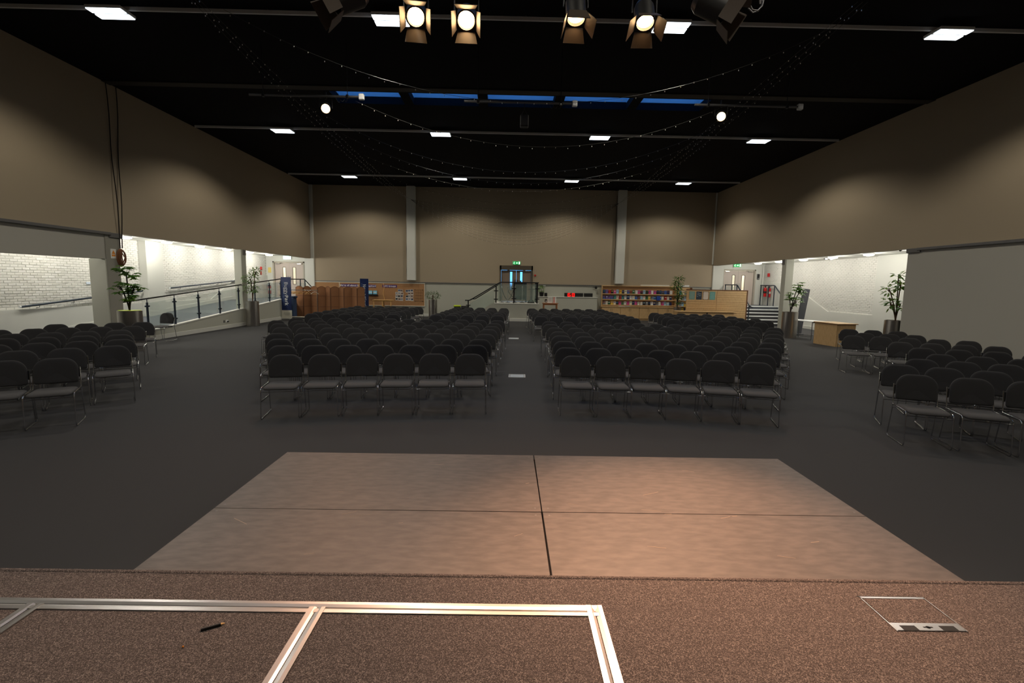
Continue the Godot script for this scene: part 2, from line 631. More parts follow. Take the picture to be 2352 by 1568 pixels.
func build_corridors() -> void:
	# ---- the ramp corridor
	brick_wall("wall_corridor_left", XBL, 1.0, -9.0, ZB, 0.95, YB, -13.7, "white painted brick wall of the ramp corridor")
	struct("wall_corridor_near", MB.new().span(V(XBL - 0.2, 0, -9.0), V(XBL, YB, ZF)), M.white, "plain wall of the ramp corridor beside the stage")
	var x0 := XBL - 0.01
	var dado := PackedVector2Array([Vector2(9.0, 0), Vector2(9.0, 1.03), Vector2(23.3, 1.03), Vector2(26.0, 2.25), Vector2(28.9, 2.25), Vector2(28.9, 0)])
	var side_l := Transform3D(Basis(Vector3(0, 0, -1), Vector3.UP, Vector3.RIGHT), V(x0, 0, 0))
	struct("trim_dado", MB.new().extrude(dado, 0.07, side_l), M.white, "smooth white plaster below the brick, beside the ramp")
	struct("trim_pilaster", MB.new().span(V(XBL, 0, -19.85), V(XBL + 0.3, YB, -18.95), 0.01), M.white, "white brick pier on the ramp corridor wall")
	struct("ceiling_corridor_left", MB.new().span(V(XBL - 0.2, YB, ZB - 0.2), V(XL - 0.2, YB + 0.2, ZF)), M.white, "white ceiling of the ramp corridor")
	var rp := PackedVector2Array([Vector2(12.2, 0), Vector2(25.0, YL), Vector2(28.9, YL), Vector2(28.9, 0)])
	struct("floor_ramp", MB.new().extrude(rp, XL - 0.12 - XBL, Transform3D(Basis(Vector3(0, 0, -1), Vector3.UP, Vector3.RIGHT), V(XBL, 0, 0))), M.ramp_carpet, "blue-grey carpeted ramp rising to the corner door")
	# kerb wall of the ramp, from the concrete pier to the landing, with its skirting
	var kerb := PackedVector2Array([Vector2(14.6, 0), Vector2(14.6, ramp_y(-14.6) + 0.03), Vector2(25.0, YL + 0.04), Vector2(26.8, YL + 0.04), Vector2(26.8, 0)])
	struct("trim_kerb", MB.new().extrude(kerb, 0.12, Transform3D(side_l.basis, V(XL - 0.12, 0, 0))), M.low_wall, "cream kerb wall along the foot of the ramp")
	var cap := PackedVector2Array([Vector2(14.6, ramp_y(-14.6) + 0.02), Vector2(14.6, ramp_y(-14.6) + 0.06), Vector2(25.0, YL + 0.07), Vector2(26.8, YL + 0.07), Vector2(26.8, YL + 0.03), Vector2(25.0, YL + 0.03)])
	struct("trim_kerb_cap", MB.new().extrude(cap, 0.15, Transform3D(side_l.basis, V(XL - 0.135, 0, 0))), M.white, "white capping along the kerb of the ramp")
	struct("baseboard_left", MB.new().span(V(XL, 0, -26.8), V(XL + 0.025, 0.15, -15.6), 0.008), M.white, "cream skirting board along the kerb wall")
	var sk := PackedVector2Array([Vector2(14.2, ramp_y(-14.2)), Vector2(14.2, ramp_y(-14.2) + 0.15), Vector2(25.0, YL + 0.15), Vector2(28.9, YL + 0.15), Vector2(28.9, YL), Vector2(25.0, YL)])
	struct("baseboard_ramp", MB.new().extrude(sk, 0.03, Transform3D(side_l.basis, V(XBL + 0.06, 0, 0))), M.white, "white skirting board climbing beside the ramp")
	struct("floor_landing", MB.new().span(V(XL, 0, ZB), V(-10.65, YL, -26.8)), M.ramp_carpet, "small carpeted landing beside the notice board")
	for k in 5:
		struct("floor_step", MB.new().span(V(-10.65, 0, ZB), V(-10.65 + 0.28 * (k + 1), YL - 0.162 * (k + 1), -27.6 - 0.0)), M.ramp_carpet, "step leading down from the small landing")
	# piers
	struct("trim_pier", MB.new().span(V(-11.75, 0, -14.65), V(XL, YP, -14.16), 0.01), M.concrete, "stained concrete pier at the foot of the ramp")
	struct("trim_pier_face", MB.new().span(V(-11.76, 0, -14.18), V(XL - 0.01, 2.5, -14.13), 0.005), M.low_wall, "pale boarded face of the concrete pier")
	struct("trim_pier", MB.new().span(V(-11.6, 0, -21.68), V(XL, YP, -21.3), 0.01), M.low_wall, "white pier halfway along the ramp")
	struct("trim_pier_collar", MB.new().span(V(-11.3, 3.02, -21.69), V(XL + 0.006, YP, -21.42)), M.grey_metal, "grey steel collar at the top of the ramp pier")
	# fascia with its track on the ramp side, sliding partition on the other
	struct("wall_fascia", MB.new().span(V(XL - 0.14, 2.5, -14.72), V(XL - 0.02, YP - 0.06, ZF), 0.005), M.partition, "grey fascia panel hanging over the corridor opening")
	struct("trim_track", MB.new().span(V(XL - 0.1, YP - 0.075, -14.35), V(XL + 0.05, YP + 0.005, ZF), 0.01).span(V(XL - 0.12, YP - 0.14, -14.75), V(XL + 0.03, YP, -14.3), 0.01), M.grey_metal, "grey steel partition track above the fascia")
	struct("wall_partition", MB.new().span(V(XR + 0.01, 0, -14.87), V(XR + 0.14, YP - 0.06, ZF), 0.01), M.partition, "tall grey sliding partition behind the outer chairs")
	struct("trim_track", MB.new().span(V(XR - 0.05, YP - 0.075, -14.5), V(XR + 0.1, YP + 0.005, ZF), 0.01).span(V(XR - 0.03, YP - 0.13, -14.9), V(XR + 0.12, YP, -14.4), 0.01), M.grey_metal, "grey steel partition track above the sliding partition")
	# ---- the stair corridor
	brick_wall("wall_corridor_right", XBR, -1.0, -14.6, ZB, 0.87, YB, -16.4, "white painted brick wall of the stair corridor")
	struct("wall_corridor_far", MB.new().span(V(XBR, 0, -14.6), V(XBR + 0.2, YB, ZF)), M.white, "plain wall of the stair corridor beside the stage")
	var dado2 := PackedVector2Array([Vector2(14.6, 0), Vector2(14.6, 0.95), Vector2(22.9, 0.95), Vector2(26.2, 2.3), Vector2(28.9, 2.3), Vector2(28.9, 0)])
	struct("trim_dado", MB.new().extrude(dado2, 0.07, Transform3D(side_l.basis, V(XBR - 0.06, 0, 0))), M.white, "smooth white plaster below the brick, beside the lectern")
	struct("trim_pilaster", MB.new().span(V(XBR - 0.2, 0, -19.9), V(XBR, YB, -17.2), 0.01), M.white, "white wall projection behind the potted tree at the partition")
	struct("ceiling_corridor_right", MB.new().span(V(XR + 0.2, YB, ZB - 0.2), V(XBR + 0.2, YB + 0.2, ZF)), M.white, "white ceiling of the stair corridor")
	struct("baseboard_right", MB.new().span(V(XBR - 0.1, 0, -26.0), V(XBR - 0.06, 0.16, -14.6), 0.008), M.white, "white skirting board of the stair corridor")
	struct("trim_pier", MB.new().span(V(XR, 0, -21.62), V(XR + 0.34, YP, -21.3), 0.01), M.low_wall, "white pier beside the stairs")
	struct("trim_pier_collar", MB.new().span(V(XR - 0.006, 3.02, -21.63), V(XR + 0.02, YP, -21.42)), M.grey_metal, "grey steel collar at the top of the stair pier")
	struct("floor_landing", MB.new().span(V(XR - 0.3, 0, ZB), V(XBR, YL + 0.03, -27.1)), M.ramp_carpet, "carpeted landing at the head of the stairs")
	for k in 5:
		var y := 1.0 - 0.166 * (k + 1)
		var z := -27.1 + 0.28 * (k + 1)
		var st := struct("floor_step", MB.new().span(V(12.9, 0, z - 0.28), V(15.19, y, z)), M.hall_carpet, "dark carpeted stair tread, number %d from the top" % (k + 1))
		part("nosing", MB.new().span(V(12.9, y - 0.05, z - 0.05), V(15.19, y + 0.006, z + 0.006), 0.004), M.print_white, st)
	struct("trim_nosing", MB.new().span(V(12.9, 0.95, -27.15), V(15.19, 1.006, -27.09), 0.004), M.print_white, "white nosing at the head of the stairs")
	# ---- handrails on the brick
	for k in 2:
		var z0: float = [-14.12, -20.4][k]
		var z1: float = [-18.85, -25.9][k]
		var a := V(XBL + 0.13, ramp_y(z0) + 0.96, z0)
		var c := V(XBL + 0.13, ramp_y(z1) + 0.98, z1)
		var o := thing("handrail", "blue-grey wall handrail above the ramp, the one %s" % ["before the brick pier", "beyond the brick pier"][k], "handrail", V(XBL + 0.13, 0, z0), 0.0, "wall handrails over the ramp")
		var off := V(XBL + 0.13, 0, z0)
		part("rail", MB.new().tube([a - off, c - off], 0.032, 12), M.rail, o)
		part("end_cap", MB.new().tube([a - off + V(0, 0, 0.03), a - off], 0.034, 12), M.print_white, o)
		for q in 4:
			var p := a.lerp(c, 0.12 + 0.25 * q) - off
			part("bracket", MB.new().tube([p, p + V(0, -0.08, 0), p + V(-0.1, -0.1, 0)], 0.01, 6), M.grey_metal, o)
	# ---- glass balustrade on the ramp kerb
	var bal := thing("glass_balustrade", "glass balustrade with dark posts and handrail along the ramp", "balustrade", V(XL - 0.06, 0, -14.7))
	var posts := [-15.69, -16.98, -18.3, -19.65, -21.05, -22.42, -23.8, -25.0]
	var bo := V(XL - 0.06, 0, -14.7)
	for i in posts.size():
		var z: float = posts[i]
		var base := V(XL - 0.06, ramp_y(z) + 0.05, z) - bo
		var pm := MB.new().box(base + V(0, 0.45, 0), V(0.045, 0.9, 0.06), 0.006).tube([base + V(0, 0.88, 0), base + V(0, 1.0, 0)], 0.012, 8)
		var po := part("post", pm, M.rail, bal)
		for y in [0.2, 0.78]:
			part("clamp", MB.new().box(base + V(0, y, 0), V(0.05, 0.05, 0.18), 0.006), M.rail, po)
		if i < posts.size() - 1:
			var zn: float = posts[i + 1]
			var g := PackedVector2Array([Vector2(-z + 0.07, ramp_y(z) + 0.13), Vector2(-zn - 0.07, ramp_y(zn) + 0.13), Vector2(-zn - 0.07, ramp_y(zn) + 0.93), Vector2(-z + 0.07, ramp_y(z) + 0.93)])
			part("glass_pane", MB.new().extrude(g, 0.012, Transform3D(side_l.basis, V(XL - 0.066, 0, 0) - bo)), M.glass, bal)
	var line := []
	for z in [-14.7, -18.0, -22.0, -25.0, -26.9]:
		line.append(V(XL - 0.06, ramp_y(z) + 1.07, z) - bo)
	line.append(V(-10.95, 2.05, -27.0) - bo)
	line.append(V(-10.6, 1.65, -27.05) - bo)
	part("handrail", MB.new().tube(line, 0.026, 10), M.dark_rail, bal)
	for x in [-11.15, -10.9]:
		part("post", MB.new().box(V(x, 1.5, -26.95) - bo, V(0.045, 1.05, 0.05), 0.006), M.rail, bal)
	part("glass_pane", MB.new().box(V(-11.1, 1.45, -26.98) - bo, V(0.5, 0.8, 0.012)), M.glass, bal)
	# ---- ceiling lamps of the corridors
	for k in 8:
		corridor_lamp(V(-12.85, 3.38, -17.0 - 2.02 * k + 2.02 * 2), "round flush lamp on the ramp corridor ceiling, %s from the near end" % NTH[k + 1])
	for k in 6:
		corridor_lamp(V(13.75, 3.38, -16.6 - 2.05 * k), "round flush lamp on the stair corridor ceiling, %s from the near end" % NTH[k + 1])

func corridor_lamp(at: Vector3, label: String) -> void:
	if at.z < -28.0:
		return
	var o := thing("ceiling_lamp", label, "ceiling lamp", at, 0.0, "round corridor ceiling lamps")
	part("housing", MB.new().lathe([[0.0, 0.0], [0.17, 0.0], [0.17, 0.0], [0.17, -0.03], [0.17, -0.03], [0.0, -0.03]], 24), M.print_white, o)
	part("lamp_diffuser", MB.new().lathe([[0.0, -0.03], [0.175, -0.03], [0.18, -0.05], [0.17, -0.085], [0.1, -0.1], [0.0, -0.102]], 24), M.disc, o)
	lamp_omni(o, V(0, -0.16, 0), Color(1.0, 0.98, 0.93), E_DISC, 0.12)

func vision_leaf(o: Node, x0: float, x1: float, y0: float, y1: float, z: float, px0: float, px1: float, py0: float, py1: float, m: Material) -> void:
	var b := MB.new()
	b.span(V(x0, y0, z), V(px0, y1, z + 0.045)).span(V(px1, y0, z), V(x1, y1, z + 0.045))
	b.span(V(px0, y0, z), V(px1, py0, z + 0.045)).span(V(px0, py1, z), V(px1, y1, z + 0.045))
	var leaf := part("door_leaf", b, m, o)
	part("vision_pane", MB.new().span(V(px0, py0, z + 0.018), V(px1, py1, z + 0.026)), M.clear, leaf)
	var f := MB.new()
	f.span(V(px0 - 0.015, py0, z + 0.04), V(px0 + 0.01, py1, z + 0.055)).span(V(px1 - 0.01, py0, z + 0.04), V(px1 + 0.015, py1, z + 0.055))
	f.span(V(px0, py0 - 0.015, z + 0.04), V(px1, py0 + 0.01, z + 0.055)).span(V(px0, py1 - 0.01, z + 0.04), V(px1, py1 + 0.015, z + 0.055))
	part("bead_frame", f, M.door_frame_dark, leaf)

func double_door(k: int, x0: float, x1: float, y0: float, y1: float, z: float, leaf: Material, frame: Material, label: String, head: float, pane: float, py0: float, py1: float, off: float) -> void:
	var f := MB.new()
	f.span(V(x0, y0, z - 0.12), V(x0 + 0.09, y1, z + 0.09), 0.008).span(V(x1 - 0.09, y0, z - 0.12), V(x1, y1, z + 0.09), 0.008).span(V(x0, y1 - head, z - 0.12), V(x1, y1, z + 0.09), 0.008)
	var o := struct("door_%d" % k, f, frame, label)
	var mid := (x0 + x1) * 0.5
	var zl := z - 0.06
	vision_leaf(o, x0 + 0.095, mid - 0.004, y0 + 0.01, y1 - head - 0.01, zl, mid - off - pane, mid - off, py0, py1, leaf)
	vision_leaf(o, mid + 0.004, x1 - 0.095, y0 + 0.01, y1 - head - 0.01, zl, mid + off, mid + off + pane, py0, py1, leaf)
	for s in [-1, 1]:
		var cx: float = x0 + 0.3 if s < 0 else x1 - 0.3
		var c := MB.new().box(V(cx, y1 - head - 0.05, z + 0.03), V(0.26, 0.06, 0.06), 0.01).tube([V(cx - s * 0.05, y1 - head - 0.03, z + 0.07), V(cx + s * -0.28, y1 - head - 0.0, z + 0.1), V(cx + s * -0.36, y1 - head + 0.02, z + 0.03)], 0.012, 6)
		part("door_closer", c, M.steel, o)
		part("push_plate", MB.new().box(V(mid + s * 0.075, y0 + 1.1, zl + 0.05), V(0.08, 0.32, 0.006), 0.002), M.steel, o)

func build_doors() -> void:
	double_door(1, -0.35, 1.58, YL, 3.05, ZB, M.door_dark, M.door_frame_dark, "taupe double door in the middle of the back wall", 0.26, 0.15, 1.62, 2.7, 0.22)
	# corner doors and the end walls round them
	for s in 2:
		var x0: float = [-13.49, 12.72][s]
		var x1: float = [-11.66, 14.68][s]
		var xa: float = [XBL - 0.2, XR + 0.2][s]
		var xb: float = [XL - 0.25, XBR + 0.2][s]
		var b := MB.new().span(V(xa, 0, ZB - 0.25), V(x0, YB, ZB)).span(V(x1, 0, ZB - 0.25), V(xb, YB, ZB)).span(V(x0, 3.06, ZB - 0.25), V(x1, YB, ZB)).span(V(x0, 0, ZB - 0.25), V(x1, YL, ZB))
		struct("wall_end", b, M.white, "white end wall of the %s corridor" % ["ramp", "stair"][s])
		double_door(2 + s, x0, x1, YL + 0.03 * s, 3.06, ZB, M.door_pale, M.door_frame_pale, "pale pinkish double door at the head of the %s" % ["ramp", "stairs"][s], 0.08, 0.17, 1.75, 2.72, 0.2)
		# a small lit lobby behind
		var l := MB.new().span(V(x0 - 0.3, 0.8, ZB - 3.2), V(x1 + 0.3, 3.5, ZB - 3.1)).span(V(x0 - 0.4, 0.8, ZB - 3.2), V(x0 - 0.3, 3.5, ZB - 0.25)).span(V(x1 + 0.3, 0.8, ZB - 3.2), V(x1 + 0.4, 3.5, ZB - 0.25)).span(V(x0 - 0.4, 3.4, ZB - 3.2), V(x1 + 0.4, 3.5, ZB - 0.25)).span(V(x0 - 0.4, 0.8, ZB - 3.2), V(x1 + 0.4, 0.95, ZB - 0.25))
		struct("wall_lobby", l, M.white, "white lobby glimpsed through the door glass, %s side" % ["ramp", "stair"][s])
		var ox: float = [-12.3, 13.0][s]
		struct("wall_lobby_panel", MB.new().span(V(ox - 0.3, 0.95, ZB - 3.09), V(ox + [0.6, 0.22][s], 3.4, ZB - 3.0)), M.orange, "orange wall panel glimpsed through the door glass, %s side" % ["ramp", "stair"][s])
		var lo := thing("lobby_lamp", "small ceiling lamp in the lobby behind the %s door" % ["ramp", "stair"][s], "ceiling lamp", V((x0 + x1) * 0.5, 3.4, ZB - 1.6))
		part("lamp_diffuser", MB.new().lathe([[0.0, 0.0], [0.12, 0.0], [0.12, -0.03], [0.0, -0.04]], 16), M.disc, lo)
		lamp_omni(lo, V(0, -0.2, 0), Color(1.0, 0.95, 0.85), 3.0)
	exit_sign(V(0.62, 3.2, ZB + 0.08), false, "green running-man exit sign over the taupe back door")
	exit_sign(V(-12.63, 3.27, ZB + 0.06), true, "bright box exit sign over the ramp door")
	exit_sign(V(13.55, 3.29, ZB + 0.06), false, "green exit sign half hidden over the stair door")

func exit_sign(at: Vector3, bright: bool, label: String) -> void:
	var o := thing("exit_sign", label, "exit sign", at)
	part("housing", MB.new().box(V(0, 0, 0), V(0.46, 0.2, 0.05), 0.008), M.cream, o)
	part("sign_panel", MB.new().box(V(0, 0, 0.028), V(0.44, 0.18, 0.008)), glow(Color(0.75, 1.0, 0.95), 4.0) if bright else M.exit_green, o)
	if bright:
		return
	# door symbol, running figure and arrow
	part("door_symbol", MB.new().box(V(0.16, 0, 0.034), V(0.07, 0.14, 0.006)), M.exit_white, o)
	var f := MB.new().lathe([[0.0, -0.004], [0.014, -0.004], [0.014, 0.004], [0.0, 0.004]], 10, V(-0.13, 0.055, 0.034), Basis(Vector3.RIGHT, PI / 2))
	f.tube([V(-0.135, 0.035, 0.034), V(-0.145, -0.01, 0.034), V(-0.12, -0.035, 0.034), V(-0.125, -0.07, 0.034)], 0.008, 5).tube([V(-0.145, -0.01, 0.034), V(-0.175, -0.03, 0.034), V(-0.2, -0.025, 0.034)], 0.008, 5).tube([V(-0.17, 0.02, 0.034), V(-0.135, 0.03, 0.034), V(-0.105, 0.005, 0.034)], 0.006, 5)
	part("running_figure", f, M.exit_white, o)
	part("arrow_symbol", MB.new().extrude(PackedVector2Array([Vector2(-0.06, -0.015), Vector2(0.0, -0.015), Vector2(0.0, -0.05), Vector2(0.06, 0.0), Vector2(0.0, 0.05), Vector2(0.0, 0.015), Vector2(-0.06, 0.015)]), 0.006, Transform3D(Basis(), V(0.02, 0, 0.031))), M.exit_white, o)

# ---------------------------------------------------------------- stage
func build_stage() -> void:
	var front := -2.288
	var turn := Basis(Vector3.UP, TILT)
	var st := struct("floor_stage", MB.new().span(V(-10.5, 0, 0), V(11.5, STAGE, 8.2)), M.stage_carpet, "speckled grey-brown carpet of the stage")
	st.position = V(0, 0, front)
	st.basis = turn
	var roll := MB.new().tube([V(-10.5, STAGE - 0.012, 0.016), V(11.5, STAGE - 0.012, 0.016)], 0.018, 10)
	part("rolled_edge", roll, M.stage_carpet, st)
	var nose := struct("trim_stage", MB.new().span(V(-10.5, STAGE - 0.05, -0.018), V(11.5, STAGE - 0.012, 0.0), 0.004), M.aluminium, "bright metal edging along the front of the stage")
	nose.position = st.position
	nose.basis = turn
	# the plywood deck in front of it
	var deck := thing("stage_deck", "low stage extension of four scuffed grey plywood sheets", "stage deck", V(-2.135, 0, -4.715), TILT + 0.003)
	var rng := RandomNumberGenerator.new()
	rng.seed = 31
	for j in 2:
		for i in 2:
			var c := V(i * 2.44 + 1.22, 0.302, j * 1.22 + 0.61 - 0.01 * j)
			var sheet := part("plywood_sheet", MB.new().box(Vector3.ZERO, V(2.432 - 0.006 * rng.randf(), 0.018, 1.213 - 0.02 * j), 0.002), M.deck, deck)
			sheet.position = c
			sheet.rotation.y = rng.randf_range(-0.002, 0.002)
			# screw plugs at the sheet corners
			for q in 4:
				var sx: float = [-1.17, 1.17, -1.17, 1.17][q]
				var sz: float = [-0.55, -0.55, 0.55, 0.55][q]
				part("screw", MB.new().lathe([[0.0, 0.0], [0.008, 0.0], [0.008, 0.0005], [0.0, 0.0008]], 8, V(sx, 0.009, sz)), M.grey_metal, sheet)
	var fr := MB.new()
	fr.span(V(0.02, 0, 0.02), V(4.86, 0.292, 0.07)).span(V(0.02, 0, 2.32), V(4.86, 0.292, 2.37)).span(V(0.02, 0, 0.02), V(0.07, 0.292, 2.37)).span(V(4.81, 0, 0.02), V(4.86, 0.292, 2.37)).span(V(2.42, 0, 0.05), V(2.46, 0.28, 2.35)).span(V(0.05, 0, 1.2), V(4.83, 0.28, 1.24))
	part("support_frame", fr, M.black, deck)
	# scuffs of worn paint on the sheets
	for k in 26:
		var p := V(rng.randf_range(0.2, 4.6), 0.3113, rng.randf_range(0.15, 2.2))
		var w := rng.randf_range(0.004, 0.012)
		var l := rng.randf_range(0.02, 0.16)
		var sc := part("scuff", MB.new().box(p, V(l, 0.0006, w * 0.5), 0.0, Basis(Vector3.UP, rng.randf_range(-0.7, 0.7))), mat(rgb(150, 138, 126), 0.8), deck)
		sc.set_meta("kind", "stuff")
	# aluminium frames of the floor hatches in the stage
	var prof := PackedVector2Array([Vector2(0, 0), Vector2(0, 0.005), Vector2(0.017, 0.005), Vector2(0.034, 0.0015), Vector2(0.034, 0)])
	var inner := PackedVector2Array([Vector2(0.038, 0), Vector2(0.038, 0.0015), Vector2(0.05, 0.005), Vector2(0.072, 0.005), Vector2(0.072, 0)])
	var h := thing("floor_hatch", "carpeted floor hatches in mitred double aluminium frames on the stage", "floor hatch", V(0, STAGE, front), TILT)
	# local z grows towards the camera; the long front member, the end member and two dividers
	var zf := 0.231
	var xe := 0.458
	for q in [prof, inner]:
		var e: float = xe if q == prof else xe
		var across := Transform3D(Basis(Vector3(0, 0, 1), Vector3.UP, Vector3(-1, 0, 0)), V(e, 0, zf))
		part("frame_angle", MB.new().extrude(q, 2.94, across), M.aluminium, h)
		var along := Transform3D(Basis(Vector3(-1, 0, 0), Vector3.UP, Vector3(0, 0, 1)), V(e, 0.0012, zf))
		part("frame_angle", MB.new().extrude(q, 1.6, along), M.aluminium, h)
		for xd in [-0.772, -2.011]:
			var mid := Transform3D(Basis(Vector3(-1, 0, 0), Vector3.UP, Vector3(0, 0, 1)), V(xd, 0.0016, zf + 0.036))
			part("divider_angle", MB.new().extrude(q, 1.55, mid), M.aluminium, h)
	part("groove", MB.new().span(V(-2.48, 0.0002, zf + 0.033), V(xe - 0.03, 0.0008, zf + 0.039)), M.black, h)
	# floor box with its lid let into the carpet
	var fb := thing("floor_box", "carpeted floor-box lid with a slotted metal strip on the stage", "floor box", V(1.84, STAGE, -2.018), TILT)
	part("lid_carpet", MB.new().span(V(-0.143, 0.0, -0.1), V(0.143, 0.003, 0.068), 0.001), M.stage_carpet, fb)
	part("edge_trim", MB.new().span(V(-0.153, 0, -0.114), V(0.153, 0.004, -0.1), 0.001), M.aluminium, fb)
	part("edge_trim", MB.new().span(V(-0.153, 0, -0.114), V(-0.148, 0.004, 0.118)), M.aluminium, fb)
	part("edge_trim", MB.new().span(V(0.148, 0, -0.114), V(0.153, 0.004, 0.118)), M.aluminium, fb)
	part("shadow_gap", MB.new().span(V(-0.16, 0, -0.121), V(0.16, 0.0012, -0.114)), M.black, fb)
	var pl := part("slotted_strip", MB.new().span(V(-0.148, 0, 0.066), V(0.148, 0.004, 0.114), 0.001), M.aluminium, fb)
	for x in [-0.085, 0.085]:
		part("cable_slot", MB.new().span(V(x - 0.033, 0.001, 0.084), V(x + 0.033, 0.0046, 0.112)), M.black, pl)
	part("key_slot", MB.new().span(V(-0.02, 0.001, 0.09), V(0.02, 0.0046, 0.097)).lathe([[0.0, 0.001], [0.009, 0.001], [0.009, 0.0046], [0.0, 0.0046]], 10, V(0, 0, 0.094)), M.black, pl)
	# a pencil stub and a bead
	var pa := V(-1.231, STAGE + 0.006, -1.877)
	var pb := V(-1.158, STAGE + 0.006, -1.917)
	var pe := thing("pencil", "short black pencil stub with a bare wooden tip on the stage", "pencil", pa)
	var dir := pb - pa
	part("barrel", MB.new().tube([Vector3.ZERO, dir * 0.86], 0.0058, 6), M.black, pe)
	var q0 := Basis(Quaternion(Vector3.UP, dir.normalized()))
	part("tip", MB.new().lathe([[0.0055, 0.0], [0.002, 0.013], [0.0, 0.016]], 8, dir * 0.86, q0), M.pine, pe)
	solid("bead", MB.new().lathe([[0.0, 0.0], [0.003, 0.001], [0.004, 0.004], [0.003, 0.007], [0.0, 0.008]], 10), M.orange, "tiny orange bead lying on the stage carpet", "bead").position = V(-1.244, STAGE, -1.785)

# ---------------------------------------------------------------- LED panels on the black ceiling
func build_lamps() -> void:
	var zs := [4.6, -3.0, -10.63, -18.25, -25.75]
	var xs := [-8.0, -2.4, 3.29, 9.03]
	for r in range(1, 5):
		var tr := thing("lighting_trunking", "slim white lighting trunking across the ceiling, %s" % ["far behind the stage front", "above the stage front", "row nearest the stage", "middle row past the skylights", "row nearest the back wall"][r], "trunking", V(0.43, YC, zs[r]))
		part("channel", MB.new().span(V(XL + 0.2 - 0.43, -0.1, -0.025), V(XR - 0.2 - 0.43, -0.03, 0.025), 0.004), mat(rgb(214, 216, 220), 0.5), tr)
		for k in 9:
			part("hanger", MB.new().tube([V(-10.5 + 2.6 * k, -0.03, 0), V(-10.5 + 2.6 * k, 0.0, 0)], 0.006, 5), M.grey_metal, tr)
		for c in 4:
			var o := thing("led_panel_light", "bright twin-strip LED panel, %s from the ramp wall, %s" % [NTH[c + 1], ["row far behind the stage front", "row above the stage front", "row nearest the stage", "middle row past the skylights", "row nearest the back wall"][r]], "ceiling light", V(xs[c], YC - 0.094, zs[r]), 0.0, "twin LED ceiling panels")
			part("housing", MB.new().box(V(0, -0.035, 0), V(0.7, 0.06, 0.44), 0.01), M.print_white, o)
			for s in [-1, 1]:
				part("lamp_diffuser", MB.new().box(V(0, -0.072, s * 0.115), V(0.68, 0.02, 0.175), 0.006), M.led, o)
			lamp_spot(o, V(0, -0.09, 0), V(0, -5, 0), LED_COLOR, E_LED, 72.0, 0.4, 0.2)

# ---------------------------------------------------------------- chairs
var chair0: Node3D
var crowd := []

func cushion(outline: PackedVector2Array, prof: Array, bend: Callable) -> MB:
	# prof: [inset, depth] pairs from one face to the other; outline in x and y
	var rings := []
	var c := Vector2.ZERO
	for q in outline:
		c += q
	c /= outline.size()
	for pr in prof:
		var ring := PackedVector3Array()
		for q in outline:
			var d := q - c
			var p: Vector2 = c + d * maxf(0.02, 1.0 - pr[0] / d.length())
			ring.append(bend.call(V(p.x, p.y, pr[1])))
		rings.append(ring)
	return MB.new().loft(rings)

func rounded(hw: float, y0: float, y1: float, r_top: float, r_low: float, steps := 7) -> PackedVector2Array:
	var o := PackedVector2Array()
	for c in [[hw - r_top, y1 - r_top, 0.0, r_top], [-hw + r_top, y1 - r_top, PI / 2, r_top], [-hw + r_low, y0 + r_low, PI, r_low], [hw - r_low, y0 + r_low, PI * 1.5, r_low]]:
		for k in steps + 1:
			var w: float = c[2] + PI / 2 * k / steps
			o.append(Vector2(c[0] + cos(w) * c[3], c[1] + sin(w) * c[3]))
	return o

func arc(p: Array, r: float, n := 5) -> Array:     # rounds the corners of a polyline
	var out := [p[0]]
	for i in range(1, p.size() - 1):
		var a: Vector3 = p[i] + (p[i - 1] - p[i]).normalized() * minf(r, (p[i - 1] - p[i]).length() * 0.45)
		var c: Vector3 = p[i] + (p[i + 1] - p[i]).normalized() * minf(r, (p[i + 1] - p[i]).length() * 0.45)
		for k in n + 1:
			var t := float(k) / n
			out.append(a.lerp(p[i], t).lerp((p[i] as Vector3).lerp(c, t), t))
	out.append(p[-1])
	return out

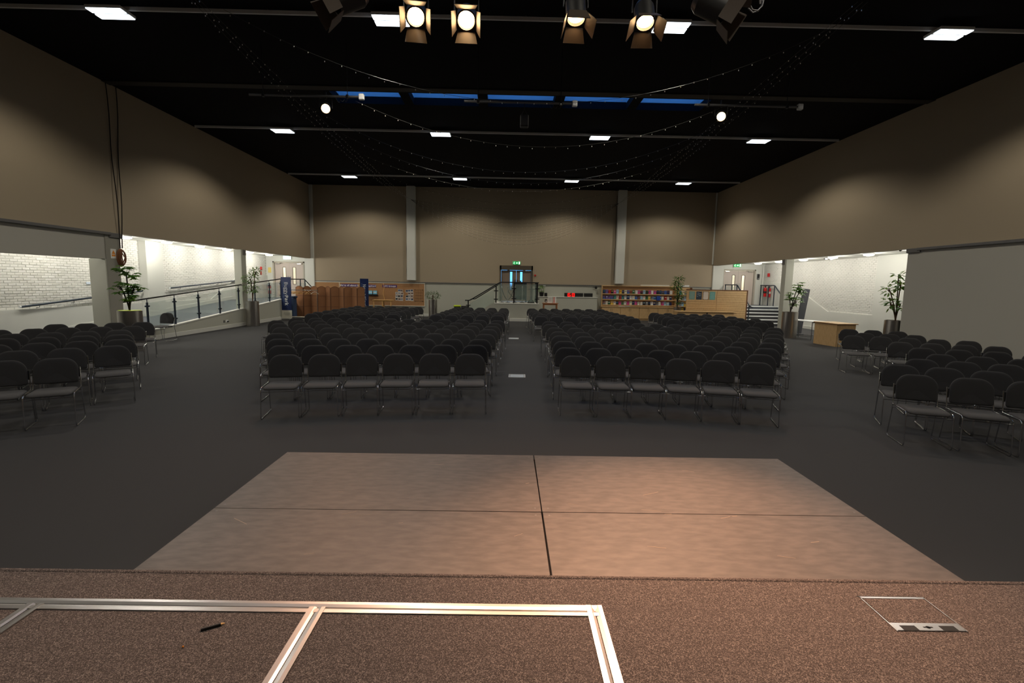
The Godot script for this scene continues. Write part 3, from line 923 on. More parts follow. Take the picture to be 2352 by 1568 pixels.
func chair_shapes() -> Array:      # [name, builder, material]
	var shapes := []
	# seat: lies in x and z, waterfall front
	var so := PackedVector2Array()
	for q in rounded(0.225, -0.215, 0.235, 0.06, 0.05, 5):
		so.append(q)
	var sprof := [[0.2, -0.022], [0.03, -0.022], [0.004, -0.012], [0.0, 0.002], [0.008, 0.016], [0.03, 0.026], [0.08, 0.03], [0.2, 0.028]]
	shapes.append(["seat", cushion(so, sprof, func(p: Vector3) -> Vector3:
		return V(p.x, 0.455 + p.z - 0.25 * maxf(0.0, p.y - 0.15) ** 1.3 * 1.6 - 0.03 * (0.2 - p.y) * 0.6, p.y)), M.seat_fabric])
	var bo := rounded(0.236, 0.0, 0.34, 0.155, 0.035, 8)
	var bprof := [[0.22, -0.024], [0.06, -0.026], [0.015, -0.02], [0.002, -0.008], [0.0, 0.004], [0.008, 0.018], [0.03, 0.027], [0.09, 0.031], [0.22, 0.031]]
	shapes.append(["backrest", cushion(bo, bprof, func(p: Vector3) -> Vector3:
		var y := p.y * 0.995
		return V(p.x, 0.535 + y - p.x * p.x * 0.06, -0.222 + p.z - y * 0.13 + p.x * p.x * 0.55)), M.fabric])
	for s in [-1.0, 1.0]:
		var x: float = 0.25 * s
		var path := arc([V(x * 0.975, 0.735, -0.262), V(x, 0.46, -0.205), V(x * 1.02, 0.007, -0.285), V(x * 1.02, 0.007, 0.235), V(x, 0.452, 0.2), V(x, 0.462, -0.195)], 0.05, 5)
		path.append(V(x, 0.466, -0.205))
		shapes.append(["side_frame", MB.new().tube(path, 0.0075, 7), M.chrome])
		shapes.append(["back_bracket", MB.new().box(V(x * 0.95, 0.665, -0.235), V(0.014, 0.13, 0.03), 0.004), M.black])
		shapes.append(["glide", MB.new().box(V(x * 1.02, 0.006, -0.1), V(0.02, 0.012, 0.05), 0.004), M.black])
	shapes.append(["crossbar", MB.new().tube([V(-0.252, 0.395, 0.19), V(0.252, 0.395, 0.19)], 0.005, 6), M.chrome])
	shapes.append(["crossbar", MB.new().tube([V(-0.25, 0.42, -0.2), V(0.25, 0.42, -0.2)], 0.006, 6), M.chrome])
	shapes.append(["seat_pan", MB.new().box(V(0, 0.428, 0.0), V(0.4, 0.012, 0.36), 0.004), M.black])
	return shapes

func row(block: String, k: int, n: int, x0: float, xm: float, x1: float, z0: float, zm: float, z1: float) -> void:
	# backrest tops along a gentle curve through three points; each chair squares up to the curve
	for i in n:
		var t := 0.5 if n == 1 else float(i) / (n - 1)
		var a := (1 - t) * (1 - 2 * t)
		var b := 4 * t * (1 - t)
		var c := t * (2 * t - 1)
		var p := V(a * x0 + b * xm + c * x1, 0, a * z0 + b * zm + c * z1)
		var da := 4 * t - 3
		var db := 4 - 8 * t
		var dc := 4 * t - 1
		var d := Vector2(da * x0 + db * xm + dc * x1, da * z0 + db * zm + dc * z1)
		var turn := atan2(-d.y, d.x)
		crowd.append([p, turn, block, k, i, n])

func build_chairs() -> void:
	var shapes := chair_shapes()
	chair0 = thing("chair", "charcoal chair standing alone at the foot of the ramp beside the glass balustrade", "chair", V(-10.96, 0, -15.75), -0.12)
	var whole: ArrayMesh = null
	for s in shapes:
		part(s[0], s[1], s[2], chair0)
		whole = (s[1] as MB).mesh(s[2], whole)
	row("L", 1, 6, -3.32, -1.95, -0.55, -7.42, -7.66, -7.79)
	row("L", 2, 7, -3.84, -2.22, -0.55, -8.47, -8.74, -8.94)
	row("L", 3, 8, -4.32, -2.43, -0.51, -9.42, -9.70, -9.86)
	row("L", 4, 9, -4.82, -2.67, -0.44, -10.41, -10.79, -10.91)
	row("L", 5, 10, -5.30, -2.87, -0.41, -11.71, -11.94, -12.06)
	row("L", 6, 11, -5.85, -3.08, -0.35, -12.78, -12.91, -12.93)
	row("L", 7, 12, -6.36, -3.28, -0.31, -13.73, -13.94, -13.89)
	row("L", 8, 12, -6.25, -3.23, -0.23, -14.76, -15.06, -15.01)
	row("A", 1, 6, -6.60, -5.25, -3.91, -16.82, -17.02, -17.17)
	row("A", 2, 6, -6.75, -5.41, -4.09, -17.77, -17.88, -18.07)
	row("A", 3, 6, -6.74, -5.41, -4.04, -18.70, -18.85, -18.90)
	row("A", 4, 6, -6.73, -5.37, -4.00, -19.62, -19.69, -19.68)
	row("A", 5, 6, -6.74, -5.39, -4.09, -20.65, -20.77, -20.95)
	row("A", 6, 6, -6.69, -5.40, -4.10, -21.52, -21.64, -21.91)
	row("A", 7, 6, -6.73, -5.43, -3.98, -22.51, -22.49, -22.50)
	row("B", 1, 5, -2.44, -1.35, -0.27, -17.28, -17.35, -17.38)
	row("B", 2, 5, -2.42, -1.37, -0.28, -18.17, -18.34, -18.51)
	row("B", 3, 5, -2.36, -1.30, -0.19, -19.22, -19.31, -19.44)
	row("B", 4, 5, -2.32, -1.19, -0.13, -20.29, -20.29, -20.28)
	row("B", 5, 5, -2.24, -1.16, -0.09, -21.14, -20.99, -20.86)
	row("B", 6, 5, -2.22, -1.15, -0.07, -22.04, -21.90, -21.71)
	row("B", 7, 5, -2.21, -1.14, -0.05, -22.79, -22.76, -22.60)
	row("R", 1, 6, 1.14, 2.51, 3.86, -7.75, -7.64, -7.35)
	row("R", 2, 7, 1.15, 2.78, 4.39, -8.78, -8.61, -8.25)
	row("R", 3, 8, 1.21, 3.08, 4.95, -9.78, -9.56, -9.12)
	row("R", 4, 9, 1.27, 3.37, 5.50, -10.82, -10.45, -10.04)
	row("R", 5, 10, 1.32, 3.70, 6.11, -11.75, -11.46, -11.02)
	row("R", 6, 11, 1.33, 3.99, 6.65, -12.83, -12.53, -11.97)
	row("R", 7, 12, 1.31, 4.25, 7.20, -13.90, -13.61, -12.99)
	row("R", 8, 13, 1.37, 4.57, 7.76, -14.97, -14.68, -13.96)
	row("C", 1, 7, 1.29, 2.92, 4.52, -17.41, -17.30, -17.11)
	row("C", 2, 7, 1.38, 3.02, 4.61, -18.45, -18.39, -18.14)
	row("C", 3, 7, 1.29, 2.93, 4.56, -19.28, -19.36, -19.08)
	row("C", 4, 7, 1.27, 2.90, 4.53, -20.09, -20.22, -20.18)
	row("C", 5, 7, 1.23, 2.90, 4.48, -20.83, -21.08, -20.93)
	row("C", 6, 7, 1.27, 2.90, 4.48, -21.76, -22.00, -22.02)
	row("C", 7, 7, 1.24, 2.85, 4.51, -22.79, -22.97, -23.07)
	row("D", 1, 6, 5.91, 7.18, 8.48, -17.00, -16.54, -16.10)
	row("D", 2, 7, 6.09, 7.63, 9.16, -18.11, -17.56, -17.00)
	row("D", 3, 7, 6.19, 7.73, 9.20, -18.96, -18.51, -17.85)
	row("D", 4, 6, 6.33, 7.58, 8.90, -19.92, -19.49, -19.09)
	row("D", 5, 6, 6.38, 7.68, 8.92, -20.81, -20.52, -20.30)
	row("E", 1, 2, -6.64, -6.42, -6.19, -6.50, -6.63, -6.77)
	row("E", 2, 3, -7.34, -6.91, -6.48, -7.40, -7.75, -8.10)
	row("E", 3, 4, -8.29, -7.66, -7.02, -7.98, -8.48, -8.97)
	row("E", 4, 4, -8.99, -8.30, -7.62, -8.84, -9.28, -9.72)
	row("E", 5, 4, -9.54, -8.91, -8.29, -9.57, -10.07, -10.58)
	row("E", 6, 5, -10.46, -9.63, -8.66, -10.18, -10.89, -11.47)
	row("E", 7, 4, -10.55, -9.89, -9.22, -11.62, -12.09, -12.55)
	row("F", 1, 3, 5.57, 6.13, 6.68, -6.45, -6.25, -6.04)
	row("F", 2, 3, 6.06, 6.52, 6.98, -7.32, -7.08, -6.83)
	row("F", 3, 3, 6.94, 7.42, 7.90, -7.97, -7.74, -7.51)
	row("F", 4, 3, 7.85, 8.35, 8.85, -8.62, -8.38, -8.13)
	row("F", 5, 4, 8.31, 9.11, 9.91, -9.56, -9.23, -8.90)
	row("F", 6, 4, 8.73, 9.51, 10.28, -10.61, -10.31, -10.01)
	row("F", 7, 5, 8.62, 9.70, 10.66, -11.93, -11.55, -11.05)
	row("F", 8, 3, 9.48, 9.97, 10.47, -12.72, -12.51, -12.30)
	row("F", 9, 3, 9.88, 10.38, 10.88, -13.87, -13.62, -13.37)
	# squared up, each keeps its own small disorder
	var rng := RandomNumberGenerator.new()
	rng.seed = 77
	for c in crowd:
		c[1] += rng.randf_range(-0.035, 0.035)
		var f := V(sin(c[1]), 0, cos(c[1]))
		c[0] += f * 0.262
	crowd.sort_custom(func(a, b): return a[0].length_squared() < b[0].length_squared())
	var where := {"L": "front block, ramp side", "R": "front block, bookshelf side", "A": "rear block before notice board", "B": "rear aisle block before glass stair", "C": "rear aisle block before bookshelf", "D": "rear block before slatted wall", "E": "outer block beside ramp", "F": "outer block beside partition"}
	var rest := []
	for i in crowd.size():
		var c = crowd[i]
		if i >= 299:
			rest.append(Transform3D(Basis(Vector3.UP, c[1]), c[0]))
			continue
		var o: Node3D = chair0.duplicate()
		o.name = numbered("chair")
		add_child(o, true)
		o.position = c[0]
		o.rotation.y = c[1]
		var from_aisle: int = c[4] + 1 if c[2] in "RCDF" else c[5] - c[4]
		var mark: String = {"A": "centre aisle end", "D": "inner end", "E": "side aisle", "F": "side aisle"}.get(c[2], "centre aisle")
		tag(o, "charcoal chair, %s from %s, %s row of %s" % [NTH[from_aisle], mark, NTH[c[3]], where[c[2]]], "chair", "charcoal chairs in rows facing the stage")
	var mm := MultiMesh.new()
	mm.transform_format = MultiMesh.TRANSFORM_3D
	mm.mesh = whole
	mm.instance_count = rest.size()
	for i in rest.size():
		mm.set_instance_transform(i, rest[i])
	var far := MultiMeshInstance3D.new()
	far.multimesh = mm
	far.name = "rearmost_chairs"
	add_child(far)
	tag(far, "rearmost rows of charcoal chairs before the back wall", "chairs", "charcoal chairs in rows facing the stage", "stuff")

# ---------------------------------------------------------------- back wall, ramp side
func build_back_left() -> void:
	# notice board
	var nb := thing("notice_board", "long cork notice board with a pale frame on the back wall", "notice board", V(-7.94, 0.62, ZB + 0.02))
	part("cork_panel", MB.new().span(V(-3.2, 0.0, 0), V(3.2, 1.28, 0.03)), M.cork, nb)
	var fr := MB.new().span(V(-3.24, -0.04, 0), V(3.24, 0.0, 0.05), 0.006).span(V(-3.24, 1.28, 0), V(3.24, 1.32, 0.05), 0.006).span(V(3.2, 0, 0), V(3.24, 1.28, 0.05), 0.006).span(V(-3.24, 0, 0), V(-3.2, 1.28, 0.05), 0.006)
	part("frame", fr, M.cream, nb)
	part("wavy_divider", MB.new().tube([V(0.82, 1.28, 0.035), V(0.86, 1.0, 0.035), V(0.8, 0.7, 0.035), V(0.86, 0.4, 0.035), V(0.82, 0.0, 0.035)], 0.02, 6), M.pine, nb)
	part("joint_strip", MB.new().span(V(-1.75, 0, 0.028), V(-1.72, 1.28, 0.036)), M.cream, nb)
	var heads := [["We're all about it", -9.1, 1.74, 0.96], ["baptised", -7.82, 1.725, 0.56], ["LIFE Groups", -6.76, 1.735, 0.84]]
	for h in heads:
		var o := thing("heading_strip", "purple heading strip reading %s on the cork board" % h[0], "sign", V(h[1], h[2], ZB + 0.056))
		part("strip", MB.new().box(Vector3.ZERO, V(h[3], 0.15, 0.008)), M.purple, o)
		words(h[0], 0.13, M.print_white, o, V(0, 0, 0.004), Basis(), true)
	# pinned photographs in two clusters and a wire grid
	var rng := RandomNumberGenerator.new()
	rng.seed = 5
	var tones := [rgb(62, 70, 92), rgb(40, 42, 48), rgb(120, 96, 84), rgb(86, 100, 128), rgb(150, 150, 156)]
	for cl in 2:
		var cx: float = [-6.21, -5.62][cl]
		for i in 4:
			for j in 3:
				if (cl == 0 and i == 0 and j == 0) or (cl == 1 and i == 1 and j == 0):
					continue
				var p := V(cx + (j - 1) * 0.155 + rng.randf_range(-0.02, 0.02), 1.48 - i * 0.165 + rng.randf_range(-0.015, 0.015), ZB + 0.056)
				var o := thing("pinned_photo", "small pinned photo, %s row, %s column, cluster %s on the cork board" % [NTH[i + 1], NTH[j + 1], ["beside the heading", "nearest the wire grid"][cl]], "photo", p, 0.0, "photos pinned on the cork board")
				part("border", MB.new().box(Vector3.ZERO, V(0.145, 0.15, 0.004)), M.paper, o)
				part("picture", MB.new().box(V(0, 0.012, 0.003), V(0.12, 0.1, 0.003)), mat(tones[rng.randi() % 5], 0.5), o)
	var grid := MB.new()
	for k in 5:
		grid.tube([V(-0.23 + 0.115 * k, -0.33, 0), V(-0.23 + 0.115 * k, 0.33, 0)], 0.004, 4).tube([V(-0.23, -0.33 + 0.165 * k, 0), V(0.23, -0.33 + 0.165 * k, 0)], 0.004, 4)
	for k in 4:
		grid.lathe([[0.0, -0.01], [0.022, -0.01], [0.022, 0.01], [0.0, 0.01]], 8, V([-0.23, 0.23, -0.23, 0.23][k], [0.33, 0.33, -0.33, -0.33][k], 0), Basis(Vector3.RIGHT, PI / 2))
	solid("string_grid", grid, M.black, "grid of dark strings between black pins on the cork board", "display grid").position = V(-5.06, 1.22, ZB + 0.066)
	# leaflet shelf with two stacks of leaflets
	var sh := solid("leaflet_shelf", MB.new().span(V(-0.3, -0.03, 0), V(0.3, 0.0, 0.16), 0.004).span(V(-0.3, 0, 0.15), V(0.3, 0.06, 0.16)), M.black, "black leaflet shelf on the cork board beside the tall banner", "shelf")
	sh.position = V(-7.72, 1.2, ZB + 0.05)
	for k in 2:
		var o := thing("leaflet_stack", "stack of pale blue leaflets, the one %s" % ["next to the navy banner", "farther from the navy banner"][k], "leaflets", V(-7.87 + 0.27 * k, 1.203, ZB + 0.14), 0.0, "leaflets on the black shelf")
		o.rotation.x = -0.2
		part("cover", MB.new().box(V(0, 0.13, 0.0), V(0.22, 0.26, 0.02)), mat(rgb(110, 190, 226), 0.4), o)
		part("white_band", MB.new().box(V(0, 0.16, 0.0108), V(0.17, 0.05, 0.002)), M.paper, o)
	# folding wicker screens
	var xs := [-11.14, -10.66, -10.35, -9.91, -9.57, -9.23, -8.86, -8.53, -8.17, -7.83, -7.5]
	for s in 3:
		var a: int = [0, 4, 7][s]
		var z: int = [4, 7, 10][s]
		var o := thing("folding_screen", "brown wicker folding screen with arched panels, %s" % ["the one behind the clothes rail", "the middle one of the row", "the one nearest the tall banner"][s], "folding screen", V(xs[a], 0, -26.1), 0.0, "wicker folding screens")
		for k in range(a, z):
			var za := -0.0 if k % 2 else -0.22
			var zb := -0.22 if k % 2 else 0.0
			var p0 := V(xs[k] - xs[a], 0, za)
			var p1 := V(xs[k + 1] - xs[a], 0, zb)
			var w := (p1 - p0).length()
			var bx := (p1 - p0) / w
			var tb := Transform3D(Basis(bx, Vector3.UP, bx.cross(Vector3.UP)), p0)
			var out := PackedVector2Array([Vector2(0.01, 0.04), Vector2(w - 0.01, 0.04), Vector2(w - 0.01, 1.6)])
			for q in 9:
				var tt := 1.0 - q / 8.0
				out.append(Vector2(0.01 + (w - 0.02) * tt, 1.6 + 0.09 * sin(tt * PI)))
			out.append(Vector2(0.01, 1.6))
			var pn := part("wicker_panel", MB.new().extrude(out, 0.016, tb), M.wicker, o)
			var fm := MB.new()
			for e in [0.012, w - 0.012]:
				fm.tube([tb * V(e, 0.0, 0.008), tb * V(e, 1.62, 0.008)], 0.016, 6)
			for y in [0.04, 0.62, 1.18]:
				fm.tube([tb * V(0, y, 0.008), tb * V(w, y, 0.008)], 0.014, 6)
			var top := []
			for q in 9:
				top.append(tb * V(w * q / 8.0, 1.6 + 0.09 * sin(q / 8.0 * PI), 0.008))
			fm.tube(top, 0.014, 6)
			part("cane_edge", fm, M.cane, pn)
	# clothes rail with wooden hangers
	var cr := thing("clothes_rail", "chrome clothes rail on castors before the wicker screens", "clothes rail", V(-10.43, 0, -25.45))
	part("top_bar", MB.new().tube([V(-0.78, 1.49, 0), V(0.78, 1.49, 0)], 0.016, 8), M.chrome, cr)
	for s in [-1, 1]:
		part("upright", MB.new().tube([V(s * 0.74, 0.1, 0), V(s * 0.74, 1.49, 0)], 0.014, 8), M.chrome, cr)
		part("foot_bar", MB.new().tube([V(s * 0.74, 0.1, -0.26), V(s * 0.74, 0.1, 0.26)], 0.014, 8), M.chrome, cr)
		for e in [-0.25, 0.25]:
			part("castor", MB.new().lathe([[0.0, -0.012], [0.04, -0.012], [0.04, 0.012], [0.0, 0.012]], 12, V(s * 0.74, 0.042, e), Basis(Vector3.FORWARD, PI / 2)), M.black, cr)
	part("base_shelf", MB.new().box(V(0, 0.11, 0), V(1.46, 0.02, 0.4), 0.004), M.cream, cr)
	for k in 17:
		var x: float = -0.7 + 0.042 * k if k < 14 else [0.12, 0.3, 0.62][k - 14]
		var lab: String = "wooden coat hanger in the bunch at the ramp end of the clothes rail" if k < 14 else ["wooden coat hanger hanging apart, nearer the bunch", "wooden coat hanger hanging apart in the open half of rail", "pale coat hanger askew at the end of the clothes rail"][k - 14]
		var o := thing("coat_hanger", lab, "coat hanger", V(-10.43 + x, 1.49, -25.45), [0.0, 0.25, -0.2, 0.35][k % 4] + (PI / 2 - 0.5 if k < 14 else (PI / 2 - 0.9 if k < 16 else 0.55)), "wooden hangers on the clothes rail")
		var arms := [V(-0.2, -0.2, 0), V(-0.1, -0.115, 0.01), V(0, -0.08, 0.012), V(0.1, -0.115, 0.01), V(0.2, -0.2, 0)]
		part("shoulder_bar", MB.new().tube(arms, 0.012, 6), M.pine if k != 16 else M.cream, o)
		part("trouser_bar", MB.new().tube([V(-0.18, -0.19, 0), V(0.18, -0.19, 0)], 0.006, 5), M.pine, o)
		part("hook", MB.new().tube([V(0, -0.08, 0.01), V(0, -0.03, 0.005), V(0.018, -0.005, 0), V(0.012, 0.02, 0), V(-0.006, 0.022, 0)], 0.003, 5), M.chrome, o)
	# dark folded buggy bag behind the banner
	solid("folded_pushchair", MB.new().box(V(0, 0.55, 0), V(0.16, 1.1, 0.4), 0.05).box(V(0.03, 1.12, 0), V(0.22, 0.1, 0.34), 0.04), mat(rgb(46, 66, 98), 0.8), "dark blue folded pushchair between banner and screens", "pushchair").position = V(-11.02, 0, -25.75)
	# banners
	banner(V(-11.0, 0, -24.85), 0.0, 0.5, "Buggy Park", "Somewhere to leave your buggy during services", true, "navy roll-up banner reading Buggy Park at the end of ramp")
	banner(V(-7.68, 0, -26.9), 0.55, 0.46, "New to King's", "Say hello to our welcome team", false, "navy roll-up banner reading New to King's before the notice board")
	# small half-round table
	var tb2 := thing("side_table", "small pine table with four legs before the cork notice board", "table", V(-6.95, 0, -28.05))
	part("tabletop", MB.new().box(V(0, 0.95, 0), V(1.1, 0.035, 0.55), 0.008), M.pine, tb2)
	part("apron", MB.new().box(V(0, 0.89, 0), V(0.98, 0.07, 0.44), 0.004), M.pine, tb2)
	for x in [-0.48, 0.48]:
		part("leg", MB.new().box(V(x, 0.46, 0.21), V(0.05, 0.92, 0.05), 0.006), M.pine, tb2)
	part("leg", MB.new().box(V(0.02, 0.46, 0.23), V(0.08, 0.92, 0.05), 0.006), M.pine, tb2)
	part("leg", MB.new().box(V(-0.02, 0.46, -0.22), V(0.06, 0.92, 0.05), 0.006), M.pine, tb2)

func banner(at: Vector3, turn: float, w: float, text: String, small: String, foot: bool, label: String) -> void:
	var o := thing("roll_up_banner", label, "banner", at, turn)
	part("sheet", MB.new().box(V(0, 1.3 if foot else 1.08, 0), V(w, 1.64 if foot else 2.06, 0.012), 0.002), M.navy, o)
	if foot:
		part("pale_panel", MB.new().box(V(0, 0.27, 0.0), V(w, 0.42, 0.013), 0.002), M.cream, o)
		for k in 3:
			part("print_line", MB.new().box(V(0, 0.34 - 0.05 * k, 0.008), V(w * [0.6, 0.7, 0.4][k], 0.012, 0.002)), M.grey_metal, o)
	part("cassette", MB.new().box(V(0, 0.035, 0), V(w + 0.04, 0.07, 0.12), 0.015), M.aluminium, o)
	part("top_clip", MB.new().box(V(0, 2.12, 0), V(w, 0.03, 0.03), 0.008), M.navy, o)
	part("rear_pole", MB.new().tube([V(0, 0.05, -0.05), V(0, 2.1, -0.02)], 0.01, 6), M.grey_metal, o)
	var b := Basis(Vector3.BACK, -PI / 2)
	if foot:
		words("Buggy ", 0.235, M.print_white, o, V(0.0, 1.9, 0.007), b, false, 0.004, HORIZONTAL_ALIGNMENT_LEFT)
		words("Park", 0.235, M.print_white, o, V(0.0, 1.24, 0.007), b, true, 0.004, HORIZONTAL_ALIGNMENT_LEFT)
	else:
		words("New to ", 0.225, M.print_white, o, V(0.0, 1.84, 0.007), b, false, 0.004, HORIZONTAL_ALIGNMENT_LEFT)
		words("King's", 0.225, M.print_white, o, V(0.0, 1.17, 0.007), b, true, 0.004, HORIZONTAL_ALIGNMENT_LEFT)
	words(small, 0.055, mat(rgb(120, 150, 200), 0.6), o, V(-0.13, 1.9, 0.007), b, false, 0.003, HORIZONTAL_ALIGNMENT_LEFT)

# ---------------------------------------------------------------- back wall, centre
func build_back_centre() -> void:
	var zp := -26.2
	var px0 := -0.55
	var px1 := 1.76
	struct("floor_platform", MB.new().span(V(px0, 0, ZB), V(px1, YL - 0.03, zp)), M.low_wall, "raised platform before the taupe back door")
	struct("trim_platform", MB.new().span(V(px0 - 0.03, YL - 0.05, ZB), V(px1 + 0.03, YL, zp + 0.03), 0.008), M.white, "white capping slab of the platform")
	struct("baseboard_platform", MB.new().span(V(-2.3, 0, zp), V(px1 + 0.02, 0.16, zp + 0.025), 0.006), M.white, "white skirting board of the platform")
	for k in 5:
		struct("floor_step", MB.new().span(V(px0 - 0.3 * (k + 1), 0, ZB + 1.0), V(px0, YL - 0.162 * (k + 1), zp - 0.12)), M.ramp_carpet, "step of the glass-sided stair, number %d from the platform" % (k + 1))
	var str_ := PackedVector2Array([Vector2(px0, 0), Vector2(px0, YL), Vector2(-0.6, YL), Vector2(-2.25, 0.1), Vector2(-2.25, 0)])
	struct("trim_stair", MB.new().extrude(str_, 0.1, Transform3D(Basis(), V(0, 0, zp - 0.1))), M.low_wall, "sloping cream side of the glass-sided stair")
	# glass balustrade round the platform and down the stair
	var o := thing("glass_balustrade", "black-railed glass balustrade of the platform and its stair", "balustrade", V(px0, YL, zp - 0.06))
	var org := V(px0, YL, zp - 0.06)
	var rail := arc([V(-2.15, 1.08, zp), V(-1.9, 1.08, zp), V(-0.28, 2.07, zp), V(1.76, 2.07, zp), V(1.76, 2.07, -28.6)], 0.08, 4)
	for i in rail.size():
		rail[i] -= org + V(0, 0, 0.06)
	part("handrail", MB.new().tube(rail, 0.03, 10), M.dark_rail, o)
	var rail2 := [V(-1.95, 1.1, -27.7) - org, V(-1.7, 1.12, -27.7) - org, V(-0.3, 2.0, -27.7) - org]
	part("handrail", MB.new().tube(rail2, 0.026, 8), M.dark_rail, o)
	for q in [[-1.98, 0.2, 1.06], [-0.5, YL, 1.86], [0.45, YL, 2.05], [1.7, YL, 2.06]]:
		var po := part("post", MB.new().span(V(q[0] - 0.03, q[1], zp - 0.09) - org, V(q[0] + 0.03, q[2], zp - 0.04) - org, 0.006), M.dark_rail, o)
		for y in [0.22, 0.72]:
			part("clamp", MB.new().box(V(q[0], q[1] + y * (q[2] - q[1]) / 1.0 * 1.0, zp - 0.06) - org, V(0.24, 0.05, 0.05), 0.006), M.dark_rail, po)
	for k in 7:
		part("baluster", MB.new().tube([V(1.71, YL, zp - 0.25 - 0.32 * k) - org, V(1.71, 2.06, zp - 0.25 - 0.32 * k) - org], 0.014, 6), M.dark_rail, o)
	part("glass_pane", MB.new().extrude(PackedVector2Array([Vector2(-1.9, 0.22), Vector2(-0.58, 1.02), Vector2(-0.58, 1.72), Vector2(-1.9, 0.9)]), 0.012, Transform3D(Basis(), V(0, 0, zp - 0.066) - org)), M.glass, o)
	part("glass_pane", MB.new().span(V(-0.42, YL + 0.08, zp - 0.066) - org, V(0.4, 1.97, zp - 0.054) - org), M.glass, o)
	part("glass_pane", MB.new().span(V(0.5, YL + 0.08, zp - 0.066) - org, V(1.64, 1.97, zp - 0.054) - org), M.glass, o)
	# rope barriers on the platform
	for k in 4:
		var x: float = [-0.2, 0.13, 0.5, 0.92][k]
		var s := thing("barrier_post", "chrome rope-barrier post on the platform, %s from the stair" % NTH[k + 1], "barrier post", V(x, YL, -27.0 + 0.15 * (k % 2)), 0.0, "rope-barrier posts on the platform")
		part("pole", MB.new().tube([V(0, 0, 0), V(0, 0.86, 0)], 0.016, 8), M.chrome if k != 1 else M.grey_metal, s)
		part("base", MB.new().lathe([[0.0, 0.0], [0.15, 0.0], [0.15, 0.015], [0.03, 0.04], [0.0, 0.04]], 20), M.chrome, s)
		part("collar", MB.new().lathe([[0.0, 0.8], [0.03, 0.8], [0.035, 0.84], [0.03, 0.9], [0.0, 0.92]], 12), M.chrome, s)
	for k in 2:
		var a: float = [-0.2, 0.5][k]
		var c: float = [0.46, 0.92][k]
		var pts := []
		for i in 13:
			var t := i / 12.0
			pts.append(V(a + (c - a) * t, YL + 0.78 - 0.62 * 4 * t * (1 - t) * (1.0 if k == 0 else 0.95), -26.95))
		solid("barrier_rope", MB.new().tube(pts, 0.024, 8), M.black, "thick black barrier rope drooping on the platform, %s" % ["nearer the stair", "before the dark trolley"][k], "rope", "black barrier ropes")
	var pts3 := []
	for i in 10:
		var t := i / 9.0
		pts3.append(V(0.13 + 0.34 * t, YL + 0.76 - 0.5 * sqrt(t), -27.0))
	solid("barrier_rope", MB.new().tube(pts3, 0.02, 8), M.black, "thin black barrier rope falling from the second post", "rope", "black barrier ropes")
	var tr := thing("equipment_trolley", "tall dark blue trolley standing on the platform before the door", "trolley", V(0.83, YL, -27.7))
	part("body", MB.new().box(V(0, 0.62, 0), V(0.7, 0.96, 0.4), 0.02), mat(rgb(20, 24, 34), 0.6), tr)
	for x in [-0.32, 0.32]:
		part("upright", MB.new().box(V(x, 0.56, 0.22), V(0.07, 1.1, 0.06), 0.01), mat(rgb(18, 30, 52), 0.5), tr)
		part("castor", MB.new().lathe([[0.0, -0.02], [0.06, -0.02], [0.06, 0.02], [0.0, 0.02]], 12, V(x, 0.065, 0.15), Basis(Vector3.FORWARD, PI / 2)), M.black, tr)
	var stool := thing("music_stand", "low black music stand at the platform end", "music stand", V(1.4, YL, -26.8))
	part("shelf", MB.new().box(V(0, 0.76, 0), V(0.4, 0.03, 0.28), 0.006), M.black, stool)
	part("pole", MB.new().tube([V(0.05, 0.05, 0), V(0.05, 0.76, 0)], 0.016, 8), M.grey_metal, stool)
	part("base", MB.new().lathe([[0.0, 0.0], [0.2, 0.0], [0.2, 0.03], [0.12, 0.16], [0.0, 0.18]], 14), M.black, stool)
	# bins beside the stair
	var bin := thing("bin", "dark bin with a lime green lid before the back wall", "bin", V(-2.63, 0, -27.0))
	part("body", MB.new().box(V(0, 0.35, 0), V(0.34, 0.7, 0.34), 0.02), M.black, bin)
	part("lid", MB.new().box(V(0, 0.74, 0), V(0.38, 0.08, 0.38), 0.02), M.lime, bin)
	var cr := thing("crate", "black slotted crate beside the lime-lidded bin", "crate", V(-2.2, 0, -27.0))
	part("body", MB.new().box(V(0, 0.37, 0), V(0.42, 0.74, 0.34), 0.01), M.black, cr)
	for k in 5:
		part("slot", MB.new().box(V(-0.16 + 0.08 * k, 0.66, 0.172), V(0.05, 0.04, 0.004)), M.grey_metal, cr)
	# low boxing with ledge, and what stands on it
	struct("trim_ledge_wall", MB.new().span(V(px1, 0, ZB), V(5.35, 1.26, ZB + 0.36)), M.low_wall, "pale low boxing along the back wall")
	struct("trim_ledge", MB.new().span(V(px1, 1.26, ZB), V(5.38, 1.3, ZB + 0.39), 0.006), M.white, "white ledge of the low boxing")
	var tm := thing("countdown_display", "row of three black digital panels on the ledge, one showing red 68", "display", V(3.5, 1.3, ZB + 0.16))
	part("housing", MB.new().span(V(-0.05, 0, -0.04), V(1.04, 0.22, 0.05), 0.006), M.black, tm)
	part("housing", MB.new().span(V(1.1, 0, -0.04), V(1.6, 0.22, 0.05), 0.006), M.black, tm)
	var dg := MB.new()
	for k in 2:
		var cx := 0.22 + 0.24 * k
		for sgm in [[0, 0.1, 1], [0, 0.0, 1], [0, -0.1, 1], [-0.07, 0.05, 0], [-0.07, -0.05, 0], [0.07, -0.05, 0], [0.07, 0.05, 0]]:
			if k == 0 and sgm[0] == 0.07 and sgm[1] > 0:
				continue
			dg.box(V(cx + sgm[0], 0.11 + sgm[1] * 0.85, 0.053), V(0.13, 0.03, 0.006) if sgm[2] == 1 else V(0.03, 0.075, 0.006))
	part("lit_digits", dg, M.digit, tm)
